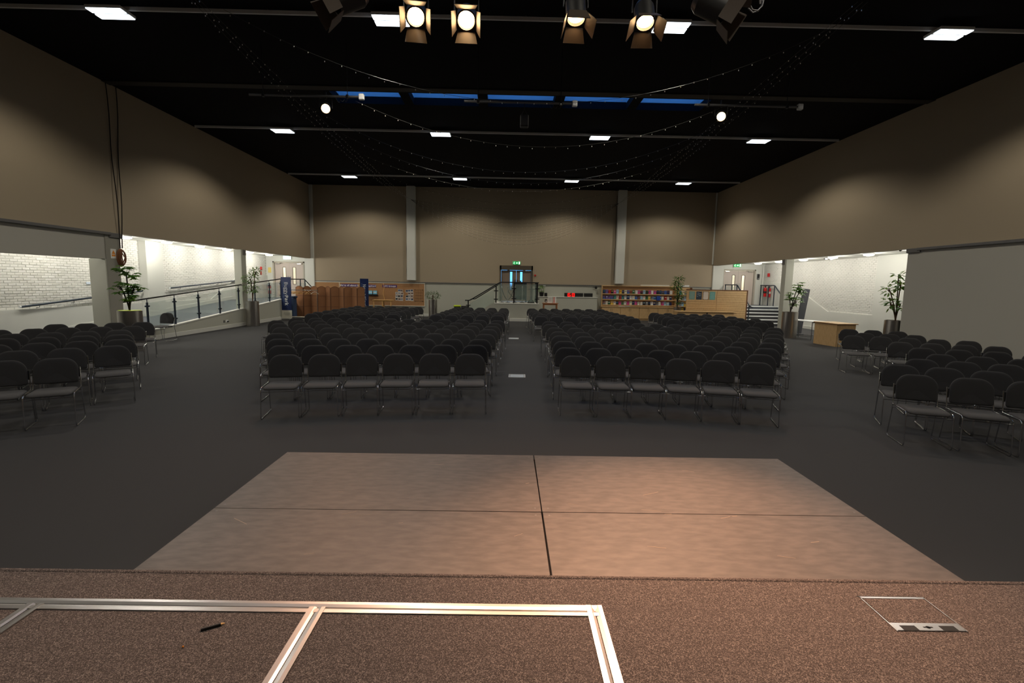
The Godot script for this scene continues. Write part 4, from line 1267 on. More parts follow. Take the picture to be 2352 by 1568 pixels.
	solid("alarm_sounder", MB.new().lathe([[0.0, 0.0], [0.055, 0.0], [0.055, 0.04], [0.04, 0.08], [0.0, 0.085]], 14, Vector3.ZERO, Basis(Vector3.RIGHT, PI / 2)), M.red, "small red alarm sounder beside the taupe back door", "alarm").position = V(1.72, 2.5, ZB + 0.05)
	var cam := thing("wall_camera", "small black camera on the back wall beside the bookshelf", "camera", V(5.25, 1.86, ZB + 0.05))
	part("bracket", MB.new().box(V(-0.06, 0.02, 0.03), V(0.16, 0.03, 0.03), 0.004), M.black, cam)
	part("body", MB.new().lathe([[0.0, 0.0], [0.07, 0.01], [0.08, 0.06], [0.07, 0.12], [0.0, 0.13]], 14, V(0.04, 0, 0.03), Basis(Vector3.RIGHT, PI / 2)), M.black, cam)
	solid("thermostat", MB.new().box(V(0, 0, 0), V(0.16, 0.11, 0.03), 0.006), M.print_white, "small white thermostat above the ledge plant", "thermostat").position = V(2.27, 1.94, ZB + 0.02)
	solid("loudspeaker", MB.new().box(V(0, 0.1, 0), V(0.16, 0.2, 0.15), 0.01), M.black, "small black loudspeaker on the ledge beside the plant", "loudspeaker").position = V(2.36, 1.3, ZB + 0.17)
	# table with frames
	var t := thing("side_table", "small reddish wooden side table before the white ledge", "table", V(2.49, 0, -27.2))
	part("tabletop", MB.new().box(V(0, 0.955, 0), V(0.86, 0.04, 0.5), 0.006), M.redwood, t)
	part("apron", MB.new().box(V(0, 0.9, 0), V(0.76, 0.07, 0.4), 0.004), M.redwood, t)
	for x in [-0.36, 0.36]:
		for z in [-0.2, 0.2]:
			part("leg", MB.new().box(V(x, 0.46, z), V(0.06, 0.92, 0.06), 0.006), M.redwood, t)
	var fr := thing("picture_frame", "small cream frame with a black picture on the side table", "frame", V(2.25, 0.975, -27.2))
	part("frame", MB.new().box(V(0, 0.12, 0), V(0.2, 0.24, 0.02), 0.004), M.cream, fr)
	part("picture", MB.new().box(V(0, 0.12, 0.011), V(0.14, 0.17, 0.003)), M.black, fr)
	part("highlight", MB.new().box(V(0.01, 0.1, 0.0135), V(0.06, 0.07, 0.002)), M.paper, fr)
	var nt := thing("notice_holder", "white notice sheet in a stand-up holder on the side table", "notice", V(2.47, 0.975, -27.18))
	part("sheet", MB.new().box(V(0, 0.165, 0), V(0.25, 0.33, 0.008), 0.001), M.paper, nt)
	for k in 6:
		part("print_line", MB.new().box(V(0, 0.27 - 0.035 * k, 0.005), V(0.17, 0.008, 0.001)), M.grey_metal, nt)
	var tk := thing("leaflet_holder", "narrow orange and white leaflet holder on the side table", "leaflet holder", V(2.73, 0.975, -27.2))
	part("back", MB.new().box(V(0, 0.165, 0), V(0.17, 0.33, 0.01), 0.001), M.paper, tk)
	part("leaflet", MB.new().box(V(-0.03, 0.165, 0.007), V(0.08, 0.31, 0.004)), mat(rgb(206, 96, 70), 0.6), tk)
	for k in 4:
		part("print_block", MB.new().box(V(-0.03, 0.26 - 0.07 * k, 0.0095), V(0.05, 0.03, 0.001)), M.paper, tk)

# ---------------------------------------------------------------- back wall, bookshelf side
func book(at: Vector3, turn: float, w: float, h: float, c: Color, label: String, band: Color) -> void:
	var o := thing("book", label, "book", at, turn, "books displayed on the wall shelves")
	var cover := part("cover", MB.new().box(V(0, h * 0.5, 0.008), V(w, h, 0.004)).box(V(0, h * 0.5, -0.016), V(w, h, 0.004)).box(V(-w * 0.5 + 0.003, h * 0.5, -0.004), V(0.006, h, 0.024)), mat(c, 0.4), o)
	part("pages", MB.new().box(V(0.004, h * 0.5, -0.004), V(w - 0.01, h - 0.008, 0.02)), M.cream, o)
	part("title_band", MB.new().box(V(0, h * 0.68, 0.0105), V(w * 0.7, h * 0.16, 0.001)), mat(band, 0.5), cover)
	o.rotation.x = -0.12

func build_back_right() -> void:
	var z := ZB + 0.06
	# bookshelf: back board with three ledges over a run of cupboards
	var sh := thing("bookshelf", "wooden wall bookshelf with three ledges over a long counter", "bookshelf", V(5.66, 0.8, z))
	part("back_board", MB.new().span(V(0, 0, 0), V(4.3, 1.17, 0.03)), M.cork, sh)
	part("top_rail", MB.new().span(V(-0.04, 1.15, 0), V(4.34, 1.2, 0.12), 0.006), M.oak, sh)
	for x in [-0.04, 4.3]:
		part("side_panel", MB.new().span(V(x, 0, 0), V(x + 0.04, 1.17, 0.22), 0.004), M.oak, sh)
	for k in 3:
		part("ledge", MB.new().span(V(0, 0.03 + 0.325 * k, 0.02), V(4.3, 0.06 + 0.325 * k, 0.16), 0.004).span(V(0, 0.06 + 0.325 * k, 0.15), V(4.3, 0.085 + 0.325 * k, 0.16)), M.oak, sh)
	var cnt := solid("counter_top", MB.new().span(V(5.55, 0.76, z), V(10.0, 0.8, z + 0.5), 0.008), M.oak, "long oak counter top under the bookshelf", "counter top")
	cnt.set_meta("kind", "thing")
	for k in 4:
		var x := 5.62 + 1.09 * k
		var c := thing("cupboard", "oak double cupboard under the bookshelf, %s from the white ledge" % NTH[k + 1], "cupboard", V(x, 0, z), 0.0, "oak cupboards under the bookshelf")
		part("body", MB.new().span(V(0, 0.1, 0), V(1.08, 0.76, 0.44)), M.oak, c)
		part("plinth", MB.new().span(V(0, 0, 0), V(1.09, 0.1, 0.41)), M.oak, c)
		for s in 2:
			var d := part("door", MB.new().span(V(0.004 + 0.54 * s, 0.11, 0.44), V(0.536 + 0.54 * s, 0.755, 0.462), 0.003), M.oak, c)
			part("handle", MB.new().tube([V([0.49, 0.59][s], 0.52, 0.475), V([0.49, 0.59][s], 0.68, 0.475)], 0.007, 6), M.chrome, d)
	# books: a display of face-out covers
	var rng := RandomNumberGenerator.new()
	rng.seed = 9
	var pal := [["white", rgb(214, 214, 210)], ["black", rgb(30, 30, 34)], ["navy", rgb(30, 40, 84)], ["blue", rgb(46, 92, 160)], ["red", rgb(168, 30, 36)], ["yellow", rgb(214, 176, 60)], ["teal", rgb(70, 140, 140)], ["green", rgb(46, 96, 62)], ["cream", rgb(222, 208, 180)], ["violet", rgb(92, 78, 150)], ["pink", rgb(196, 62, 130)], ["pale blue", rgb(152, 186, 208)], ["brown", rgb(112, 72, 48)], ["grey", rgb(120, 124, 130)]]
	var shelf := ["lowest", "middle", "top"]
	for k in 3:
		for i in 26:
			var pick: int = [0, 1, 2, 0, 8, 1, 11, 3, 12, 0, 5, 4, 1, 7, 13, 6, 0, 2, 10, 9][rng.randi() % 20]
			if k == 1 and i < 6:
				pick = [3, 9, 9, 3, 6, 8][i]
			if k == 1 and i == 6:
				pick = 4
			if k == 0 and i == 9:
				pick = 10
			var c = pal[pick]
			book(V(5.78 + 0.157 * i + rng.randf_range(-0.01, 0.01), 0.865 + 0.325 * k, z + 0.11), rng.randf_range(-0.55, 0.1), rng.randf_range(0.12, 0.145), rng.randf_range(0.2, 0.245), c[1], "%s book, %s along the %s ledge of the bookshelf" % [c[0], NTH[i + 1], shelf[k]], pal[rng.randi() % 14][1])
	solid("blue_sign", MB.new().box(V(0, 0, 0), V(0.22, 0.26, 0.01), 0.002), mat(rgb(30, 70, 160), 0.5), "blue square sign hanging below the middle ledge of bookshelf", "sign").position = V(8.95, 1.3, z + 0.2)
	for k in 2:
		solid("open_leaflet", MB.new().box(V(0, 0.008, 0), V(0.3, 0.016, 0.2), 0.002), M.paper if k == 0 else mat(rgb(178, 196, 226), 0.5), ["white leaflet lying on the counter under the bookshelf", "pale blue leaflet lying on the counter under the bookshelf"][k], "leaflet").position = V(6.75 + 0.36 * k, 0.8, z + 0.4)
	# narrow end shelf with four ledges
	var es := thing("end_shelf", "narrow four-ledge shelf unit beside the tall bamboo plant", "shelf", V(10.05, 0, z + 0.3))
	part("back_board", MB.new().span(V(0, 0, 0), V(0.72, 1.95, 0.03)), M.oak, es)
	part("side_panel", MB.new().span(V(0.68, 0, 0), V(0.72, 1.95, 0.3), 0.004), M.cane, es)
	for k in 4:
		part("ledge", MB.new().span(V(0, 0.5 + 0.33 * k, 0.02), V(0.7, 0.53 + 0.33 * k, 0.2), 0.004), M.oak, es)
		for i in 4:
			var c = pal[[11, 0, 8, 5, 7, 13, 1, 6][(i * 3 + k * 5) % 8]]
			book(V(10.15 + 0.155 * i, 0.535 + 0.33 * k, z + 0.42), -0.3, 0.13, 0.23, c[1], "%s book, %s on the %s ledge of the narrow end shelf" % [c[0], NTH[i + 1], NTH[k + 1]], pal[(i + k) % 14][1])
	# slatted wall unit with posters, and the desk before it
	var sw := thing("slat_wall", "tall oak slatted display wall beside the stairs", "display wall", V(9.46, 0, -25.55))
	part("core", MB.new().span(V(0, 0, -0.06), V(3.16, 1.84, -0.02)), M.oak, sw)
	for k in 12:
		part("slat", MB.new().span(V(0.01, 0.42 + 0.117 * k, -0.02), V(1.575, 0.531 + 0.117 * k, 0.012), 0.004), M.oak, sw)
		part("slat", MB.new().span(V(1.585, 0.42 + 0.117 * k, -0.02), V(3.15, 0.531 + 0.117 * k, 0.012), 0.004), M.oak, sw)
	part("lower_panel", MB.new().span(V(0.01, 0.02, -0.02), V(3.15, 0.41, 0.012), 0.003), M.oak, sw)
	part("top_rail", MB.new().span(V(-0.02, 1.83, -0.08), V(3.2, 1.87, 0.03), 0.004), M.cane, sw)
	part("end_panel", MB.new().span(V(3.16, 0, -0.5), V(3.2, 1.84, 0.03), 0.004), M.cane, sw)
	for k in 4:
		var px: float = [9.73, 10.1, 10.45, 10.8][k]
		var po := thing("poster", ["sea green printed poster at the plant end of the slatted wall", "dark blue poster with a pale swirl on the slatted wall", "cream poster with a dark rounded border on the slatted wall", "sea green poster nearest the stairs on the slatted wall"][k], "poster", V(px, 1.555, -25.53), 0.0, "posters on the slatted wall")
		var c: Color = [rgb(120, 158, 150), rgb(36, 52, 72), rgb(214, 206, 200), rgb(104, 164, 160)][k]
		part("sheet", MB.new().box(Vector3.ZERO, V(0.29, 0.42, 0.006), 0.001), mat(c, 0.6) if k != 2 else mat(rgb(96, 92, 96), 0.6), po)
		if k == 1:
			for q in 9:
				part("swirl", MB.new().box(V(-0.08 + 0.05 * (q % 4), 0.13 - 0.045 * (q / 2), 0.0035), V(0.06, 0.02, 0.001), 0.0, Basis(Vector3.BACK, 0.6 * sin(q * 2.0))), mat(rgb(170, 190, 205), 0.6), po)
		elif k == 2:
			part("panel", MB.new().extrude(rounded(0.13, -0.195, 0.195, 0.05, 0.05, 4), 0.002, Transform3D(Basis(), V(0, 0, 0.003))), mat(c, 0.6), po)
		else:
			for q in 7:
				part("print_line", MB.new().box(V(0, 0.14 - 0.045 * q, 0.0035), V([0.2, 0.16, 0.21, 0.12][q % 4], 0.015, 0.001)), mat(c.lightened(0.25), 0.6), po)
	var dk := thing("welcome_desk", "long low oak desk before the slatted display wall", "desk", V(8.75, 0, -25.3))
	part("desk_top", MB.new().span(V(0, 0.72, -0.15), V(3.0, 0.765, 0.55), 0.008), M.oak, dk)
	part("front_panel", MB.new().span(V(0.05, 0.02, 0.44), V(1.52, 0.72, 0.46), 0.003), M.oak, dk)
	part("front_panel", MB.new().span(V(1.56, 0.02, 0.44), V(2.92, 0.72, 0.46), 0.003), M.oak, dk)
	part("end_panel", MB.new().span(V(0.03, 0, -0.12), V(0.06, 0.72, 0.44)).span(V(2.9, 0, -0.12), V(2.93, 0.72, 0.44)), M.oak, dk)
	part("bracket", MB.new().box(V(1.54, 0.66, 0.47), V(0.06, 0.1, 0.03), 0.004), M.black, dk)
	# white strip light boxes on the trim above the bookshelf
	solid("rolled_screen", MB.new().span(V(7.9, 1.99, ZB + 0.06), V(9.6, 2.07, ZB + 0.16), 0.02), M.cream, "long cream rolled-up screen case above the bookshelf", "screen case")
	solid("document_box", MB.new().span(V(10.3, 1.99, ZB + 0.06), V(10.75, 2.09, ZB + 0.2), 0.01), M.print_white, "small white box on the trim beside the screen case", "box")

# ---------------------------------------------------------------- stair corridor and what stands before it
func build_right_side() -> void:
	# lectern desk
	var A := V(11.43, 0, -17.88)
	var B := V(11.56, 0, -16.83)
	var turn := atan2((B - A).x, (B - A).z)
	var ld := thing("lectern", "oak veneered lectern counter standing by the stair corridor", "lectern", A, turn)
	part("front_panel", MB.new().span(V(0, 0, 0), V(0.02, 0.78, 1.06), 0.002), M.oak, ld)
	part("end_panel", MB.new().span(V(0, 0, 1.04), V(0.72, 0.78, 1.06), 0.002).span(V(0, 0, 0), V(0.72, 0.78, 0.02), 0.002), M.oak, ld)
	part("shelf", MB.new().span(V(0.02, 0.4, 0.02), V(0.7, 0.42, 1.04)), M.oak, ld)
	part("lectern_top", MB.new().span(V(-0.03, 0.78, -0.04), V(0.78, 0.815, 1.1), 0.008), M.oak, ld)
	part("edge_band", MB.new().span(V(-0.032, 0.782, -0.042), V(0.782, 0.796, 1.102)), M.cane, ld)
	# trestle table behind it
	var tt := thing("folding_table", "white folding table with grey legs between planter and lectern", "table", V(12.05, 0, -19.0), 0.35)
	part("tabletop", MB.new().span(V(-0.05, 0.71, -1.15), V(0.7, 0.735, 0.06), 0.006), M.print_white, tt)
	for q in [[0.0, 0.0], [0.6, 0.0], [0.0, -1.05], [0.6, -1.05]]:
		part("leg", MB.new().tube([V(q[0], 0, q[1]), V(q[0], 0.71, q[1])], 0.016, 8), M.grey_metal, tt)
	for x in [0.0, 0.6]:
		part("stretcher", MB.new().tube([V(x, 0.12, 0), V(x, 0.12, -1.05)], 0.012, 6), M.grey_metal, tt)
	part("apron", MB.new().box(V(0.3, 0.69, 0.0), V(0.6, 0.04, 0.03), 0.004), M.black, tt)
	# dark folded table leaning against the pier
	var lp := thing("leaning_panel", "dark grey folded table top leaning against the pier behind planter", "panel", V(12.78, 0, -21.2))
	part("board", MB.new().box(V(0.16, 1.0, 0), V(0.3, 2.0, 0.05), 0.008, Basis(Vector3.BACK, -0.12)), mat(rgb(66, 68, 74), 0.6), lp)
	part("foot", MB.new().box(V(0.05, 0.03, 0.05), V(0.3, 0.05, 0.3), 0.008), mat(rgb(66, 68, 74), 0.6), lp)
	# stair handrails
	for s in 2:
		var x: float = [12.85, 14.95][s]
		var o := thing("stair_rail", "dark metal stair handrail, the one %s" % ["beside the slatted display wall", "before the fire extinguishers"][s], "handrail", V(x, 0, -27.1), 0.0, "stair handrails")
		var pts := arc([V(0, 2.15, -1.6), V(0, 2.15, -0.1), V(0, 1.05, 1.45), V(0, 0.98, 1.75)], 0.1, 4)
		part("rail", MB.new().tube(pts, 0.03, 8), M.rail, o)
		for q in [[-1.55, 1.0, 2.14], [-0.7, 1.0, 2.14], [-0.1, 1.0, 2.12], [1.4, 0.0, 1.05]]:
			part("post", MB.new().box(V(0, (q[1] + q[2]) * 0.5, q[0]), V(0.045, q[2] - q[1], 0.045), 0.006), M.rail, o)
		if s == 0:
			part("glass_pane", MB.new().span(V(-0.006, 1.1, -1.5), V(0.006, 2.05, -0.15)), M.glass, o)
	# fire extinguishers
	for k in 3:
		var at: Vector3 = [V(15.05, 1.5, -28.35), V(15.05, 1.48, -27.9), V(-13.66, 1.18, -28.7)][k]
		var o := thing("fire_extinguisher", ["red fire extinguisher with black base hung behind the stair rail", "plain red fire extinguisher hung nearer the stairs", "red fire extinguisher hung on the wall at the ramp head"][k], "fire extinguisher", at, 0.0)
		part("cylinder", MB.new().lathe([[0.0, 0.0], [0.075, 0.0], [0.08, 0.02], [0.08, 0.44], [0.065, 0.5], [0.03, 0.53], [0.0, 0.53]], 18), M.red, o)
		part("valve", MB.new().box(V(0, 0.57, 0), V(0.05, 0.08, 0.05), 0.008).box(V(0.03, 0.62, 0), V(0.14, 0.02, 0.03), 0.004), M.black, o)
		part("hose", MB.new().tube([V(0.0, 0.57, 0.02), V(-0.09, 0.6, 0.02), V(-0.12, 0.45, 0.02), V(-0.11, 0.2, 0.03)], 0.012, 6), M.black, o)
		part("label_band", MB.new().lathe([[0.0, 0.2], [0.082, 0.2], [0.082, 0.32], [0.0, 0.32]], 18), M.cream if k != 0 else M.black, o)
	# alarm boxes and notices on the corridor walls
	solid("alarm_box", MB.new().box(Vector3.ZERO, V(0.05, 0.2, 0.2), 0.01).box(V(-0.03, -0.02, 0), V(0.02, 0.1, 0.1), 0.008), M.red, "red alarm box high on the stair corridor wall", "alarm").position = V(15.15, 2.75, -28.3)
	solid("alarm_box", MB.new().box(Vector3.ZERO, V(0.05, 0.18, 0.16), 0.01), M.red, "red alarm box on the brick wall at the ramp head", "alarm").position = V(-13.84, 2.62, -28.2)
	solid("safety_notice", MB.new().box(Vector3.ZERO, V(0.012, 0.22, 0.13), 0.002), M.red, "small red notice under the alarm box at the ramp head", "notice").position = V(-13.86, 2.36, -28.2)
	solid("safety_notice", MB.new().box(Vector3.ZERO, V(0.18, 0.3, 0.01), 0.002), M.yellow, "yellow safety notice between brick wall and ramp door", "notice").position = V(-13.7, 2.55, ZB + 0.01)
	solid("safety_notice", MB.new().box(Vector3.ZERO, V(0.012, 0.26, 0.1), 0.002), M.yellow, "narrow yellow notice on the stair corridor wall", "notice").position = V(15.2, 2.4, -26.9)
	var lsp := thing("wall_speaker", "grey slim wall speaker beside the stair door", "speaker", V(14.85, 2.65, ZB + 0.04))
	part("body", MB.new().box(Vector3.ZERO, V(0.16, 0.34, 0.07), 0.03), M.grey_metal, lsp)
	part("grille", MB.new().box(V(0, 0.03, 0.036), V(0.12, 0.2, 0.01), 0.004), M.black, lsp)
	solid("pipe", MB.new().tube([V(0, 0, 0), V(0, 2.3, 0)], 0.05, 10), M.white, "white vertical pipe in the corner of the stair corridor", "pipe").position = V(15.1, 1.0, ZB + 0.1)
	for k in 2:
		var c := thing("dome_camera", ["white ceiling camera beyond the corridor lamps by the pier", "small ceiling sensor near the end of grey partition"][k], "camera", [V(13.7, YB, -20.9), V(12.9, YB, -16.1)][k])
		part("mount", MB.new().lathe([[0.0, 0.0], [0.06, 0.0], [0.05, -0.05], [0.0, -0.05]], 14), M.print_white, c)
		part("dome", MB.new().lathe([[0.045, -0.05], [0.04, -0.09], [0.02, -0.11], [0.0, -0.115]], 14), M.black, c)
		if k == 0:
			part("lamp_head", MB.new().box(V(0.12, -0.1, 0), V(0.14, 0.08, 0.08), 0.02).box(V(-0.12, -0.1, 0), V(0.14, 0.08, 0.08), 0.02), M.grey_metal, c)

# ---------------------------------------------------------------- plants
func leaves(b: MB, c: Vector3, r: Vector3, n: int, size: float, rng: RandomNumberGenerator, palm: bool) -> void:
	for k in n:
		var d := V(rng.randf_range(-1, 1), rng.randf_range(-1, 1), rng.randf_range(-1, 1))
		if d.length() > 1.0:
			d = d.normalized() * rng.randf_range(0.6, 1.0)
		var p := c + d * r
		var out := (d * V(1, 0.3, 1) + V(rng.randf_range(-0.5, 0.5), 0.15, rng.randf_range(-0.5, 0.5))).normalized()
		var count := 6 if palm else 1
		for q in count:
			var dir := out
			if palm:
				dir = (Basis(Vector3.UP, TAU * q / 6.0 + k) * V(1, -0.35, 0) + out * 0.3).normalized()
			else:
				dir = (out + V(0, rng.randf_range(-0.9, 0.3), 0)).normalized()
			var side := dir.cross(Vector3.UP)
			side = side.normalized() if side.length() > 0.05 else Vector3.RIGHT
			var nor := side.cross(dir).normalized()
			var l := size * rng.randf_range(0.75, 1.2)
			var w := l * (0.2 if palm else 0.26)
			var m1 := p + dir * l * 0.35 + nor * l * 0.05
			var m2 := p + dir * l * 0.7 - nor * l * 0.02
			var tip := p + dir * l - nor * l * 0.12
			var drop := -nor * w * 0.35
			for s in [-1.0, 1.0]:
				var e1: Vector3 = m1 + side * w * s + drop
				var e2: Vector3 = m2 + side * w * 0.75 * s + drop
				b.face([p, m1, e1], p - nor * 10.0)
				b.face([m1, m2, e2, e1], p - nor * 10.0)
				b.face([m2, tip, e2], p - nor * 10.0)

func planter(o: Node3D, r: float, h: float, yellow := false) -> void:
	var b := MB.new().lathe([[0.0, 0.0], [r, 0.0], [r, 0.0], [r, h], [r, h], [r - 0.02, h], [r - 0.02, h], [r - 0.02, h - 0.05], [r - 0.02, h - 0.05], [0.0, h - 0.05]], 40)
	part("planter", b, M.steel, o)
	part("soil", MB.new().lathe([[0.0, h - 0.05], [r - 0.022, h - 0.05], [r - 0.022, h - 0.03], [0.0, h - 0.02]], 24), M.soil, o)
	if yellow:
		part("liner_rim", MB.new().lathe([[r - 0.05, h - 0.03], [r - 0.022, h - 0.03], [r - 0.022, h + 0.008], [r - 0.05, h + 0.008]], 30), M.lime, o)

func tree(at: Vector3, r: float, h: float, blobs: Array, leaf: Material, size: float, palm: bool, label: String, seed_: int, trunk: Material, yellow := false, lean := 0.0) -> void:
	var o := thing("potted_tree", label, "potted plant", at)
	planter(o, r, h, yellow)
	var rng := RandomNumberGenerator.new()
	rng.seed = seed_
	var st := MB.new()
	var fo := MB.new()
	var fo2 := MB.new()
	for q in blobs:
		var c := V(q[0], q[1], q[2])
		var foot := V(lean * 0.2, h - 0.05, 0)
		var knee := V(lean * 0.6 + q[0] * 0.15, lerpf(h, q[1], 0.45), q[2] * 0.3)
		var pts := []
		for k in 9:
			var t := k / 8.0
			pts.append(foot.lerp(knee, t).lerp(knee.lerp(c, t), t))
		st.tube(pts, 0.016, 6)
		for k in 5:
			var e := c + V(rng.randf_range(-1, 1), rng.randf_range(-0.6, 1), rng.randf_range(-1, 1)) * V(q[3], q[4], q[3]) * 0.7
			st.tube([c - V(0, q[4] * 0.5, 0), c.lerp(e, 0.5) + V(0, 0.02, 0), e], 0.006, 5)
		leaves(fo, c, V(q[3], q[4], q[3]), int(q[5] * 0.6), size, rng, palm)
		leaves(fo2, c, V(q[3], q[4], q[3]), int(q[5] * 0.4), size, rng, palm)
	part("trunk", st, trunk, o)
	part("foliage", fo, leaf, o).set_meta("kind", "stuff")
	part("foliage", fo2, M.leaf1, o).set_meta("kind", "stuff")

func build_plants() -> void:
	tree(V(-10.2, 0, -13.45), 0.28, 1.1, [[-0.02, 2.14, 0.0, 0.27, 0.2, 24], [-0.16, 1.74, 0.05, 0.24, 0.17, 18], [0.16, 1.72, 0.0, 0.2, 0.17, 16], [0.04, 1.48, 0.0, 0.18, 0.12, 12]], M.leaf0, 0.15, true, "umbrella plant with two leafy tiers in a steel planter by concrete pier", 1, M.dark_bark, true)
	tree(V(-10.9, 0, -21.28), 0.265, 1.06, [[0.2, 2.32, 0.0, 0.2, 0.2, 110], [-0.02, 2.02, 0.0, 0.32, 0.22, 190], [0.0, 1.6, 0.0, 0.3, 0.2, 170]], M.leaf3, 0.1, false, "slender fig tree in a steel planter before the ramp pier", 2, M.bark, false, 0.1)
	tree(V(11.58, 0, -19.75), 0.29, 1.06, [[0.25, 2.12, 0.0, 0.22, 0.22, 15], [0.34, 1.95, 0.05, 0.16, 0.2, 9], [-0.1, 1.72, 0.0, 0.18, 0.2, 11], [0.2, 1.5, 0.0, 0.22, 0.2, 15]], M.leaf0, 0.15, true, "umbrella plant in a steel planter before the stair pier", 3, M.dark_bark)
	tree(V(12.58, 0, -15.6), 0.29, 1.04, [[-0.05, 2.42, 0.0, 0.14, 0.16, 26], [0.05, 2.18, 0.0, 0.24, 0.16, 48], [-0.3, 2.02, 0.0, 0.2, 0.16, 34], [-0.22, 1.6, 0.0, 0.24, 0.2, 44], [0.1, 1.55, 0.0, 0.2, 0.16, 36]], M.leaf0, 0.16, false, "leafy tree in a steel planter tucked behind the grey partition", 4, M.bark)
	tree(V(9.55, 0, -27.1), 0.2, 0.86, [[0.0, 2.35, 0.0, 0.28, 0.25, 110], [-0.1, 2.0, 0.0, 0.32, 0.25, 120], [0.08, 1.6, 0.0, 0.26, 0.3, 110], [0.0, 1.25, 0.0, 0.2, 0.25, 60]], M.leaf2, 0.13, false, "tall dark bamboo-like plant in a slim steel planter before bookshelf", 5, M.dark_bark)
	# round bush
	var o := thing("potted_bush", "round dark evergreen bush in a tall steel planter beside the notice board", "potted plant", V(-4.0, 0, -27.2))
	planter(o, 0.235, 1.04)
	var rng := RandomNumberGenerator.new()
	rng.seed = 6
	var f := MB.new()
	leaves(f, V(0, 1.28, 0), V(0.46, 0.24, 0.46), 420, 0.075, rng, false)
	part("foliage", f, M.leaf3, o).set_meta("kind", "stuff")
	part("stem", MB.new().tube([V(0, 1.0, 0), V(0, 1.3, 0)], 0.03, 6), M.bark, o)
	# small plant on the ledge
	var s := thing("potted_plant", "small leafy plant in a black pot on the white ledge", "potted plant", V(2.1, 1.3, ZB + 0.27))
	part("pot", MB.new().lathe([[0.0, 0.0], [0.1, 0.0], [0.14, 0.24], [0.12, 0.24], [0.11, 0.2], [0.0, 0.2]], 18), M.black, s)
	f = MB.new()
	leaves(f, V(0, 0.42, 0), V(0.17, 0.2, 0.15), 90, 0.1, rng, false)
	part("foliage", f, M.leaf1, s).set_meta("kind", "stuff")
	part("stem", MB.new().tube([V(0, 0.2, 0), V(0, 0.45, 0)], 0.012, 6), M.bark, s)

# ---------------------------------------------------------------- rigging
func stage_lamp(at: Vector3, aim: Vector3, lit: bool, label: String, e: float, flaps: Array, s := 1.0) -> void:
	var o := thing("stage_spotlight", label, "stage light", at)
	var z := (at - aim).normalized()              # the lamp looks along -z
	var x := Vector3.UP.cross(z).normalized()
	var b := Basis(x, z.cross(x), z)
	var hb := Basis(Vector3.RIGHT, PI / 2)
	var t := Transform3D(b, Vector3.ZERO)
	var body := MB.new().lathe([[0.0, -0.02], [0.075 * s, 0.0], [0.1 * s, 0.06], [0.1 * s, 0.06], [0.1 * s, 0.26 * s], [0.1 * s, 0.26 * s], [0.085 * s, 0.26 * s], [0.085 * s, 0.26 * s], [0.085 * s, 0.2 * s], [0.085 * s, 0.2 * s], [0.0, 0.2 * s]], 20, b * V(0, 0, 0.26 * s), b * Basis(Vector3.RIGHT, -PI / 2))
	part("housing", body, M.black, o)
	part("lens_lamp", MB.new().lathe([[0.0, 0.0], [0.06 * s, 0.004], [0.08 * s, 0.0], [0.08 * s, -0.01], [0.0, -0.01]], 20, b * V(0, 0, 0.035 * s), b * Basis(Vector3.RIGHT, -PI / 2)), M.spot_lens if lit else mat(rgb(60, 62, 66), 0.15), o)
	var inside := mat(rgb(64, 54, 46), 0.5)
	for k in 4:
		if flaps[k] <= 0.0:
			continue
		var rot := Basis(Vector3.BACK, PI / 2 * k)
		var open: float = flaps[k]
		var hinge := V(0, 0.1 * s, 0.0)
		var tip := V(0, 0.1 * s + 0.14 * s * sin(open), -0.14 * s * cos(open))
		var nx := V(0.085 * s, 0, 0)
		var wx := V(0.11 * s, 0, 0)
		var nn := (tip - hinge).cross(V(1, 0, 0)).normalized() * 0.003
		var pts := [hinge - nx, hinge + nx, tip + wx, tip - wx]
		var lo := PackedVector3Array()
		var hi := PackedVector3Array()
		for p in pts:
			lo.append(b * (rot * (p - nn)))
			hi.append(b * (rot * (p + nn)))
		part("barn_door", MB.new().loft([lo, hi]), inside, o)
	var yk := [b * V(-0.12 * s, 0, 0.14 * s), b * V(-0.12 * s, 0, 0.14 * s) + V(0, 0.2, 0), b * V(0.12 * s, 0, 0.14 * s) + V(0, 0.2, 0), b * V(0.12 * s, 0, 0.14 * s)]
	part("yoke", MB.new().tube(yk, 0.01, 6), M.black_metal, o)
	var top := b * V(0, 0, 0.14 * s) + V(0, 0.2, 0)
	part("clamp", MB.new().box(top + V(0, 0.07, 0), V(0.05, 0.16, 0.06), 0.008), M.black_metal, o)
	if lit and e > 0.0:
		lamp_spot(o, b * V(0, 0, -0.02), b * V(0, 0, -6), SPOT_COLOR, e, 24.0 if e > 20.0 else 38.0, 1.0, 0.07)

func bar(x0: float, x1: float, y: float, z: float, label: String, caps: bool) -> void:
	var o := thing("lighting_bar", label, "lighting bar", V((x0 + x1) * 0.5, y, z))
	var h := (x1 - x0) * 0.5
	part("pipe", MB.new().tube([V(-h, 0, 0), V(h, 0, 0)], 0.026, 10), M.grey_metal, o)
	for s in [-0.75, 0.75]:
		part("drop_rod", MB.new().tube([V(h * s, 0, 0), V(h * s, YC - y, 0)], 0.008, 6), M.black_metal, o)
		part("clamp", MB.new().box(V(h * s, 0, 0), V(0.06, 0.08, 0.08), 0.01), M.black_metal, o)
	if caps:
		part("socket_box", MB.new().box(V(h, 0, 0), V(0.12, 0.13, 0.09), 0.012), M.print_white, o)
	var loop := []
	for k in 14:
		loop.append(V(h * 0.55 + 0.02 * k, -0.05 - 0.07 * absf(sin(k * 0.7)), 0.03 * cos(k)))
	part("cable", MB.new().tube(loop, 0.007, 5), M.black, o)

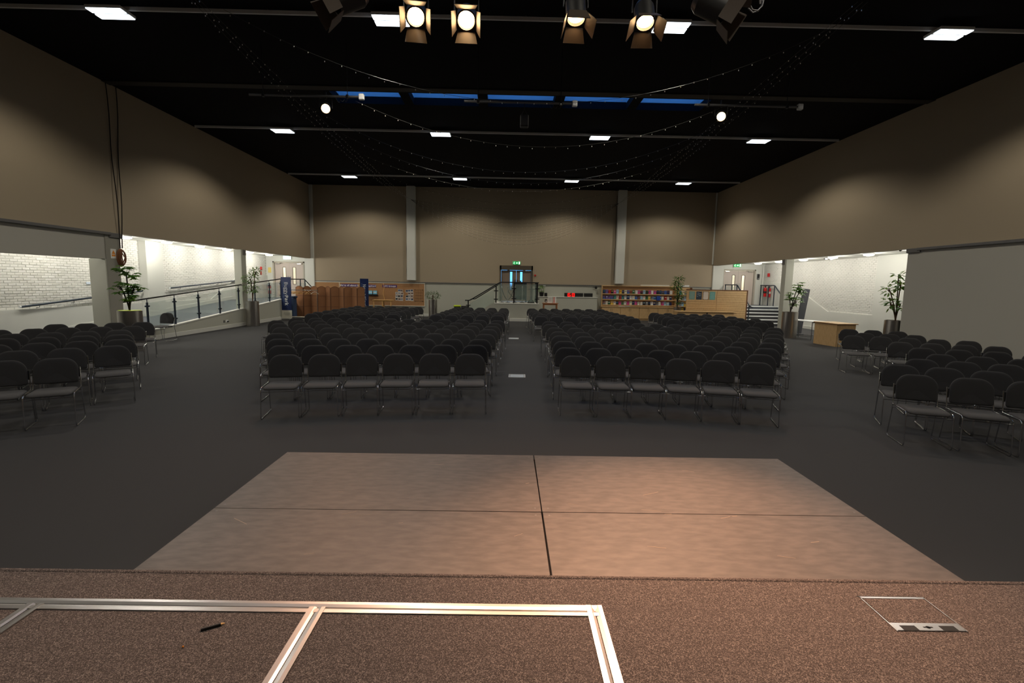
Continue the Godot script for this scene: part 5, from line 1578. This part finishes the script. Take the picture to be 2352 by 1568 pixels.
func build_rigging() -> void:
	# the bar just above the frame and its lamps
	var yb := 5.05
	bar(-2.6, 2.9, yb, -5.34, "dark lighting bar crossing above the stage front", false)
	stage_lamp(V(-0.93, 4.6, -5.2), V(-0.3, 0.5, -0.4), true, "lit stage spotlight with barn doors, next to the dark lamp at ramp side", 7.0, [0.5, 0.35, 0.75, 0.35])
	stage_lamp(V(-0.43, 4.58, -5.2), V(-0.2, 0.5, -0.6), true, "lit stage spotlight with barn doors, second from the ramp side", 6.0, [0.5, 0.3, 0.5, 0.3])
	stage_lamp(V(0.66, 4.62, -5.2), V(0.72, 0.3, -3.6), true, "stage spotlight tipped steeply down with one flap open", 5.0, [0.3, 0.6, 0.55, 0.3])
	stage_lamp(V(1.35, 4.6, -5.2), V(1.25, 0.31, -3.0), true, "brightest lit stage spotlight, aimed at the plywood deck", 44.0, [0.5, 0.6, 0.75, 0.6])
	stage_lamp(V(-1.72, 4.72, -5.2), V(-3.4, 3.6, -4.4), false, "unlit black stage lamp at the ramp end of bar", 0.0, [0.3, 0.3, 0.3, 0.3], 1.25)
	stage_lamp(V(2.14, 4.72, -5.2), V(3.6, 3.7, -4.6), false, "unlit black stage lamp at the stair end of bar", 0.0, [0.35, 0.35, 0.35, 0.35], 1.25)
	var cl := []
	for k in 20:
		cl.append(V(2.47 + 0.07 * cos(k * 0.75), 4.86 + 0.1 * sin(k * 0.75), -5.3 + 0.004 * k))
	solid("cable_coil", MB.new().tube(cl, 0.008, 5), M.grey_metal, "loop of grey cable hanging from the bar above stage", "cable")
	# three pipes by the skylights with their lamps
	bar(-6.0, -3.41, 6.24, -12.0, "grey lighting pipe before the skylights at the ramp side", true)
	bar(-1.03, 1.55, 6.2, -12.0, "grey lighting pipe before the skylights in the middle", true)
	bar(4.37, 6.86, 6.24, -12.0, "grey lighting pipe before the skylights at the stair side", true)
	stage_lamp(V(-4.21, 5.93, -11.9), V(-0.8, 0.6, -1.0), true, "round lit spotlight under the ramp-side lighting pipe", 8.0, [0, 0, 0, 0], 1.15)
	stage_lamp(V(4.97, 5.95, -11.9), V(1.0, 0.6, -1.0), true, "round lit spotlight under the stair-side lighting pipe", 8.0, [0, 0, 0, 0], 1.15)
	var sp := thing("hanging_speaker", "small black speaker box hanging from the middle lighting pipe", "speaker", V(0.38, 5.9, -12.0))
	part("cabinet", MB.new().box(V(0, -0.12, 0), V(0.2, 0.26, 0.2), 0.02), M.black, sp)
	part("bracket", MB.new().tube([V(-0.08, 0.0, 0), V(0, 0.16, 0), V(0.08, 0.0, 0)], 0.008, 5).tube([V(0, 0.16, 0), V(0, 0.32, 0)], 0.01, 5), M.black_metal, sp)

# ---------------------------------------------------------------- fairy lights
func string_lights(a: Vector3, c: Vector3, sag: float, label: String, seed_: int) -> void:
	var o := thing("fairy_light_string", label, "fairy lights", a, 0.0, "strings of fairy lights")
	var w := MB.new()
	var pts := []
	var n := 28
	for k in n + 1:
		var t := float(k) / n
		pts.append((c - a) * t - V(0, sag * 4 * t * (1 - t), 0))
	w.tube(pts, 0.0035, 4)
	part("wire", w, M.wire, o)
	var rng := RandomNumberGenerator.new()
	rng.seed = seed_
	var b := MB.new()
	var l := (c - a).length()
	var count := int(l / 0.28)
	for k in count:
		var t := (k + 0.5) / count
		var p := (c - a) * t - V(0, sag * 4 * t * (1 - t), 0) + V(rng.randf_range(-0.03, 0.03), -0.02 + rng.randf_range(-0.03, 0.02), rng.randf_range(-0.03, 0.03))
		b.lathe([[0.0, -0.014], [0.008, -0.008], [0.008, 0.008], [0.0, 0.014]], 5, p)
	var g := part("bulbs", b, M.bulb, o)
	g.set_meta("kind", "stuff")

func build_fairy_lights() -> void:
	# two bundles running from the stage front to the columns of the back wall
	for k in 3:
		string_lights(V(-5.15 - 0.06 * k, 6.6, -8.4), V(-5.5, 6.65, ZB + 0.5), 0.12 + 0.16 * k, "fairy lights bundled along the ramp side, %s strand from below" % NTH[3 - k], 40 + k)
		string_lights(V(5.6 + 0.08 * k, 6.6, -8.4), V(6.4, 6.65, ZB + 0.5), 0.0 + 0.16 * k, "fairy lights bundled along the stair side, %s strand from below" % NTH[3 - k], 50 + k)
	# swags between the bundles
	var sw := [[-9.9, 7.0, 1.55], [-12.0, 6.15, 0.95], [-14.0, 6.65, 1.6], [-16.5, 6.7, 1.45], [-19.0, 6.65, 1.2], [-22.0, 6.6, 1.15]]
	for k in sw.size():
		var q: Array = sw[k]
		var xa := -5.35 if k != 1 else -3.55
		var xb := 6.3 if k != 1 else 5.0
		string_lights(V(xa, q[1], q[0]), V(xb, q[1] + 0.05, q[0] - 0.1), q[2], "fairy-light swag across the hall, %s back from the stage" % NTH[k + 1], 60 + k)
	var sags := [0.45, 0.62, 1.0, 1.22, 1.42, 1.72, 1.9, 2.05, 2.22, 2.42]
	for k in sags.size():
		string_lights(V(-5.42, 6.62, ZB + 0.45 + 0.02 * k), V(6.35, 6.62, ZB + 0.45 + 0.02 * k), sags[k], "fairy-light swag against the back wall, %s from the top" % NTH[k + 1], 70 + k)

# ---------------------------------------------------------------- small things
func build_small_things() -> void:
	for k in 2:
		var o := thing("floor_outlet", "pale metal floor outlet in the centre aisle, the one %s" % ["nearer the stage", "between the rear blocks"][k], "floor outlet", V([0.28, 0.33][k], 0, [-10.52, -17.9][k]), -0.03, "floor outlets in the aisle")
		part("cover", MB.new().span(V(-0.17, 0, -0.17), V(0.17, 0.006, 0.17), 0.002), M.grey_metal, o)
		var fr := MB.new().span(V(-0.18, 0, -0.18), V(0.18, 0.01, -0.165)).span(V(-0.18, 0, 0.165), V(0.18, 0.01, 0.18)).span(V(-0.18, 0, -0.18), V(-0.165, 0.01, 0.18)).span(V(0.165, 0, -0.18), V(0.18, 0.01, 0.18))
		part("rim", fr, M.print_white, o)
		part("flap", MB.new().span(V(-0.15, 0.006, -0.14), V(0.15, 0.009, 0.14), 0.001), mat(rgb(196, 204, 212), 0.4), o)
	# ropes and coil on the upper wall
	for k in 2:
		var pts := []
		for i in 12:
			var t := i / 11.0
			pts.append(V(XL + 0.04 + 0.02 * sin(i), 7.38 - 4.55 * t, [-14.55, -14.92][k] + (0.28 if k == 0 else 0.2) * t * (0.9 if k == 0 else 1.0) * (-0.45 if k == 0 else 0.9)))
		solid("hoist_rope", MB.new().tube(pts, 0.013, 5), M.dark_bark, "thin brown hoist rope down the taupe wall, %s" % ["the one nearer the stage", "the one farther from the stage"][k], "rope")
	var coil := MB.new()
	for k in 6:
		var ring := []
		for i in 20:
			var w := TAU * i / 20
			ring.append(V(0.012 * k, cos(w) * (0.245 - 0.012 * k), sin(w) * (0.16 - 0.012 * k) + 0.01 * sin(k * 2.0)))
		coil.tube(ring, 0.014, 6, true)
	coil.tube([V(0.03, 0.2, 0.05), V(0.07, 0.0, -0.06), V(0.05, -0.19, 0.03)], 0.014, 6).tube([V(0.04, 0.22, 0.0), V(0.08, 0.02, 0.08), V(0.05, -0.2, 0.0)], 0.014, 6)
	solid("rope_coil", coil, M.rope_brown, "coil of brown rope hung on the concrete pier", "rope").position = V(XL + 0.03, 2.56, -14.66)
	var ws := thing("warning_sign", "white warning sign with an orange triangle on the fascia", "sign", V(XL + 0.0, 2.66, -14.42), PI / 2)
	part("plate", MB.new().box(Vector3.ZERO, V(0.2, 0.27, 0.008), 0.002), M.paper, ws)
	part("triangle", MB.new().extrude(PackedVector2Array([Vector2(-0.065, -0.01), Vector2(0.065, -0.01), Vector2(0, 0.1)]), 0.003, Transform3D(Basis(), V(0, 0, 0.003))), M.orange, ws)
	part("caption", MB.new().box(V(0, -0.05, 0.005), V(0.13, 0.05, 0.002)), M.orange, ws)
	# double sockets on the ramp kerb
	var so := thing("wall_socket", "pair of sockets on the cream kerb wall of the ramp", "socket", V(XL + 0.005, 0.3, -19.9), PI / 2)
	part("plate", MB.new().box(V(-0.12, 0, 0), V(0.09, 0.09, 0.01), 0.002), M.grey_metal, so)
	part("plate", MB.new().box(V(0.08, 0, 0), V(0.15, 0.09, 0.01), 0.002), M.print_white, so)
	part("plug", MB.new().box(V(0.1, -0.02, 0.03), V(0.05, 0.05, 0.05), 0.008), M.black, so)
	# tiny room sign on the brick
	solid("room_sign", MB.new().box(Vector3.ZERO, V(0.012, 0.08, 0.2), 0.002), mat(rgb(214, 226, 240), 0.5), "small pale blue sign on the brick wall by the pier", "sign").position = V(XBL + 0.03, 1.78, -16.6)
